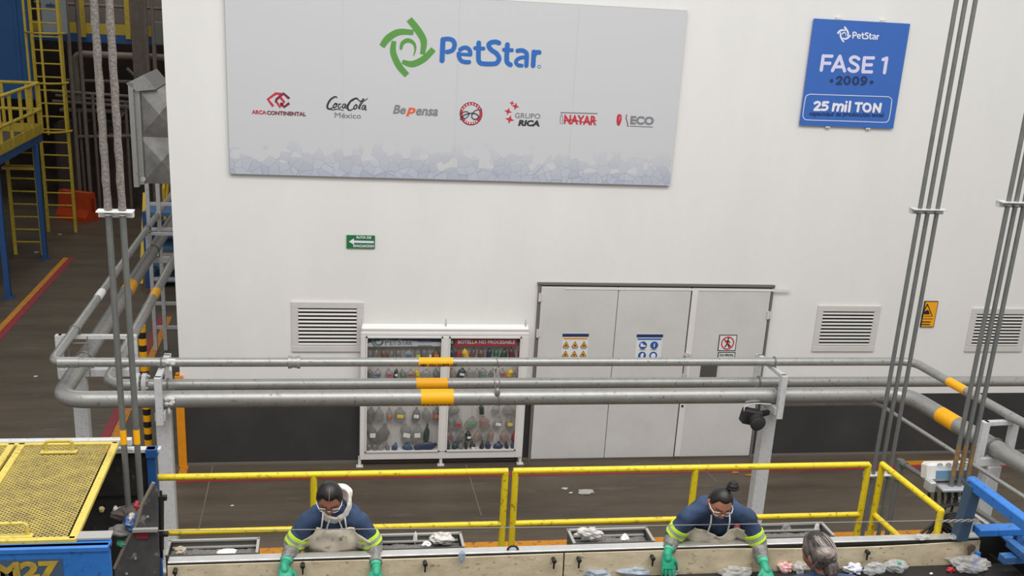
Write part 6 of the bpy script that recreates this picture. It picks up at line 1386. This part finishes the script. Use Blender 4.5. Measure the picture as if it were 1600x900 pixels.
# worker with the hair bun
S2 = at(1121, 790, Y=6.5); H2 = V((2.69, 6.74, 2.41)); hd2 = at(1125, 786, Y=6.27)
s_l, s_r = at(1077, 806, Y=6.48), at(1166, 808, Y=6.48)
a1 = arm(s_l, (1052, 838), (1043, 866), .2, .2, True, False); a2 = arm(s_r, (1184, 850), (1195, 886), .22, .24, True, False)
DEB.append(('w2', a1, a2, hd2))
w2, T2, *_r2 = person('person in navy work shirt with high hair bun, bending far over the conveyor', dict(hip=H2, sh=S2, face=(-.06, -.88, -.47), up=(.05, -.47, .88), head=hd2, right=(1, 0, 0), toward=TOW, tone='b', arms=[a1, a2], girth=1.05,
    hands=[dict(d=(-.02, -.45, -.9), n=(.1, .8, -.45), s=(1, 0, 0), curl=.16, spread=.16), dict(d=(.1, -.8, -.55), n=(0, .3, -1), s=(-1, 0, 0), curl=.4)], apron=(.33, -.1, 1.0, 1.3, .06), neck_v=.04, strap=.42))
hr = hair_cap(T2, hairline(.78, 1.5, 2.1), .009).obj('hair', M_hair, w2, 'all')
b = B(); bc_ = T2 @ V((-.06, -.05, .125)); b.ell(bc_, .04, .04, .034, 16, 10)
for k in range(3): b.tube([bc_ + V(((.033 - .006 * k) * math.cos(t), (.033 - .006 * k) * math.sin(t), -.012 + .018 * k)) for t in [2 * PI * q / 16 for q in range(16)]], .011, 8, closed=True)
b.obj('hair_bun', M_hair, hr, True)
# grey-haired worker with the back to the camera
M_hairg = mat('hair_grey', (112, 102, 98), .5, rgb2=(44, 38, 36), scale=26, stretch=(3, 1, .6))
hd3 = at(1279, 866, Y=5.02); S3 = hd3 + V((.03, -.05, -.165)); H3 = V((S3.x + .02, 4.8, 2.45))
a1 = (S3 + V((-.165, 0, -.015)), S3 + V((-.22, .06, -.25)), S3 + V((-.15, .26, -.33))); a2 = (S3 + V((.165, 0, -.015)), S3 + V((.21, .06, -.25)), S3 + V((.14, .26, -.33)))
w3, T3, *_r3 = person('person with grey-streaked hair in a low bun, seen from behind at the bottom edge', dict(hip=H3, sh=S3, face=(-.42, .84, -.36), up=(-.15, .3, .93), head=hd3, right=(1, 0, 0), toward=(0, 1, 0), tone='c', arms=[a1, a2],
    hands=[dict(d=(.1, .8, -.5), n=(0, -.3, -1), s=(1, 0, 0)), dict(d=(-.1, .8, -.5), n=(0, -.3, -1), s=(-1, 0, 0))], goggles=False))
hb = hair_cap(T3, hairline(.9, 1.66, 2.55), .016, .003)
for i, f in enumerate(hb.f):
    j = min(f) % (64 * 27); lv = j // 64 + 3.2 * noise.noise(V((j % 64 * .9, 0, 3)))
    hb.m[i] = 0 if lv > 11 else 1
hr = hb.obj('hair', [M_hairg, mat('hair_root', (50, 42, 39), .5, rgb2=(32, 27, 25), scale=40)], w3, 'all')
b = B(); b.ell(T3 @ V((0, -.07, -.075)), .055, .04, .05, 16, 10, T3.to_3x3()); remeshed(b, .005, 1, .004, 30, 3).obj('nape_hair', M_hairg, hr, 'all')
b = B(); bc_ = at(1290, 866, Y=4.9); 
for k in range(4):
    r_ = .042 - .009 * k; b.tube([bc_ + V((r_ * math.cos(t), -.004 - .009 * k, r_ * .8 * math.sin(t) + .003 * k)) for t in [2 * PI * q / 18 for q in range(18)]], .014, 8, closed=True)
b.ell(bc_ + V((0, .01, 0)), .05, .035, .042, 14, 10); nb = remeshed(b, .004, 2, .004, 40, 5); nb.obj('hair_bun', mat('hair_ash', (150, 138, 128), .5, rgb2=(86, 76, 72), scale=30), hr, 'all')
b = B()
for k in range(14):
    a = bc_ + V((R.uniform(-.02, .02), .02, -.02)); e = a + V((R.uniform(-.06, .05), R.uniform(-.01, .04), R.uniform(-.1, -.05))); b.tube(smooth_path([a, (a + e) / 2 + V((R.uniform(-.015, .015), -.01, 0)), e], 4), [.0035] * 8 + [.001], 5)
b.obj('loose_strands', M_hairg, hr, True)
M_streak = mat('hair_streak', (168, 156, 148), .5)
b = B()
for k in range(16):
    u = -PI / 2 + R.uniform(-1.2, 1.2); v0 = R.uniform(.35, .9)
    pts = []
    for t in range(7):
        v = v0 + (1.75 - v0) * t / 6; uu = u + (-PI / 2 + .35 - u) * (t / 6) * .7; p = head_point(uu, v); pts.append(T3 @ (p + p.normalized() * .0145))
    b.tube(smooth_path(pts, 3), .0026, 5)
b.obj('pale_strands', M_streak, hr, True)
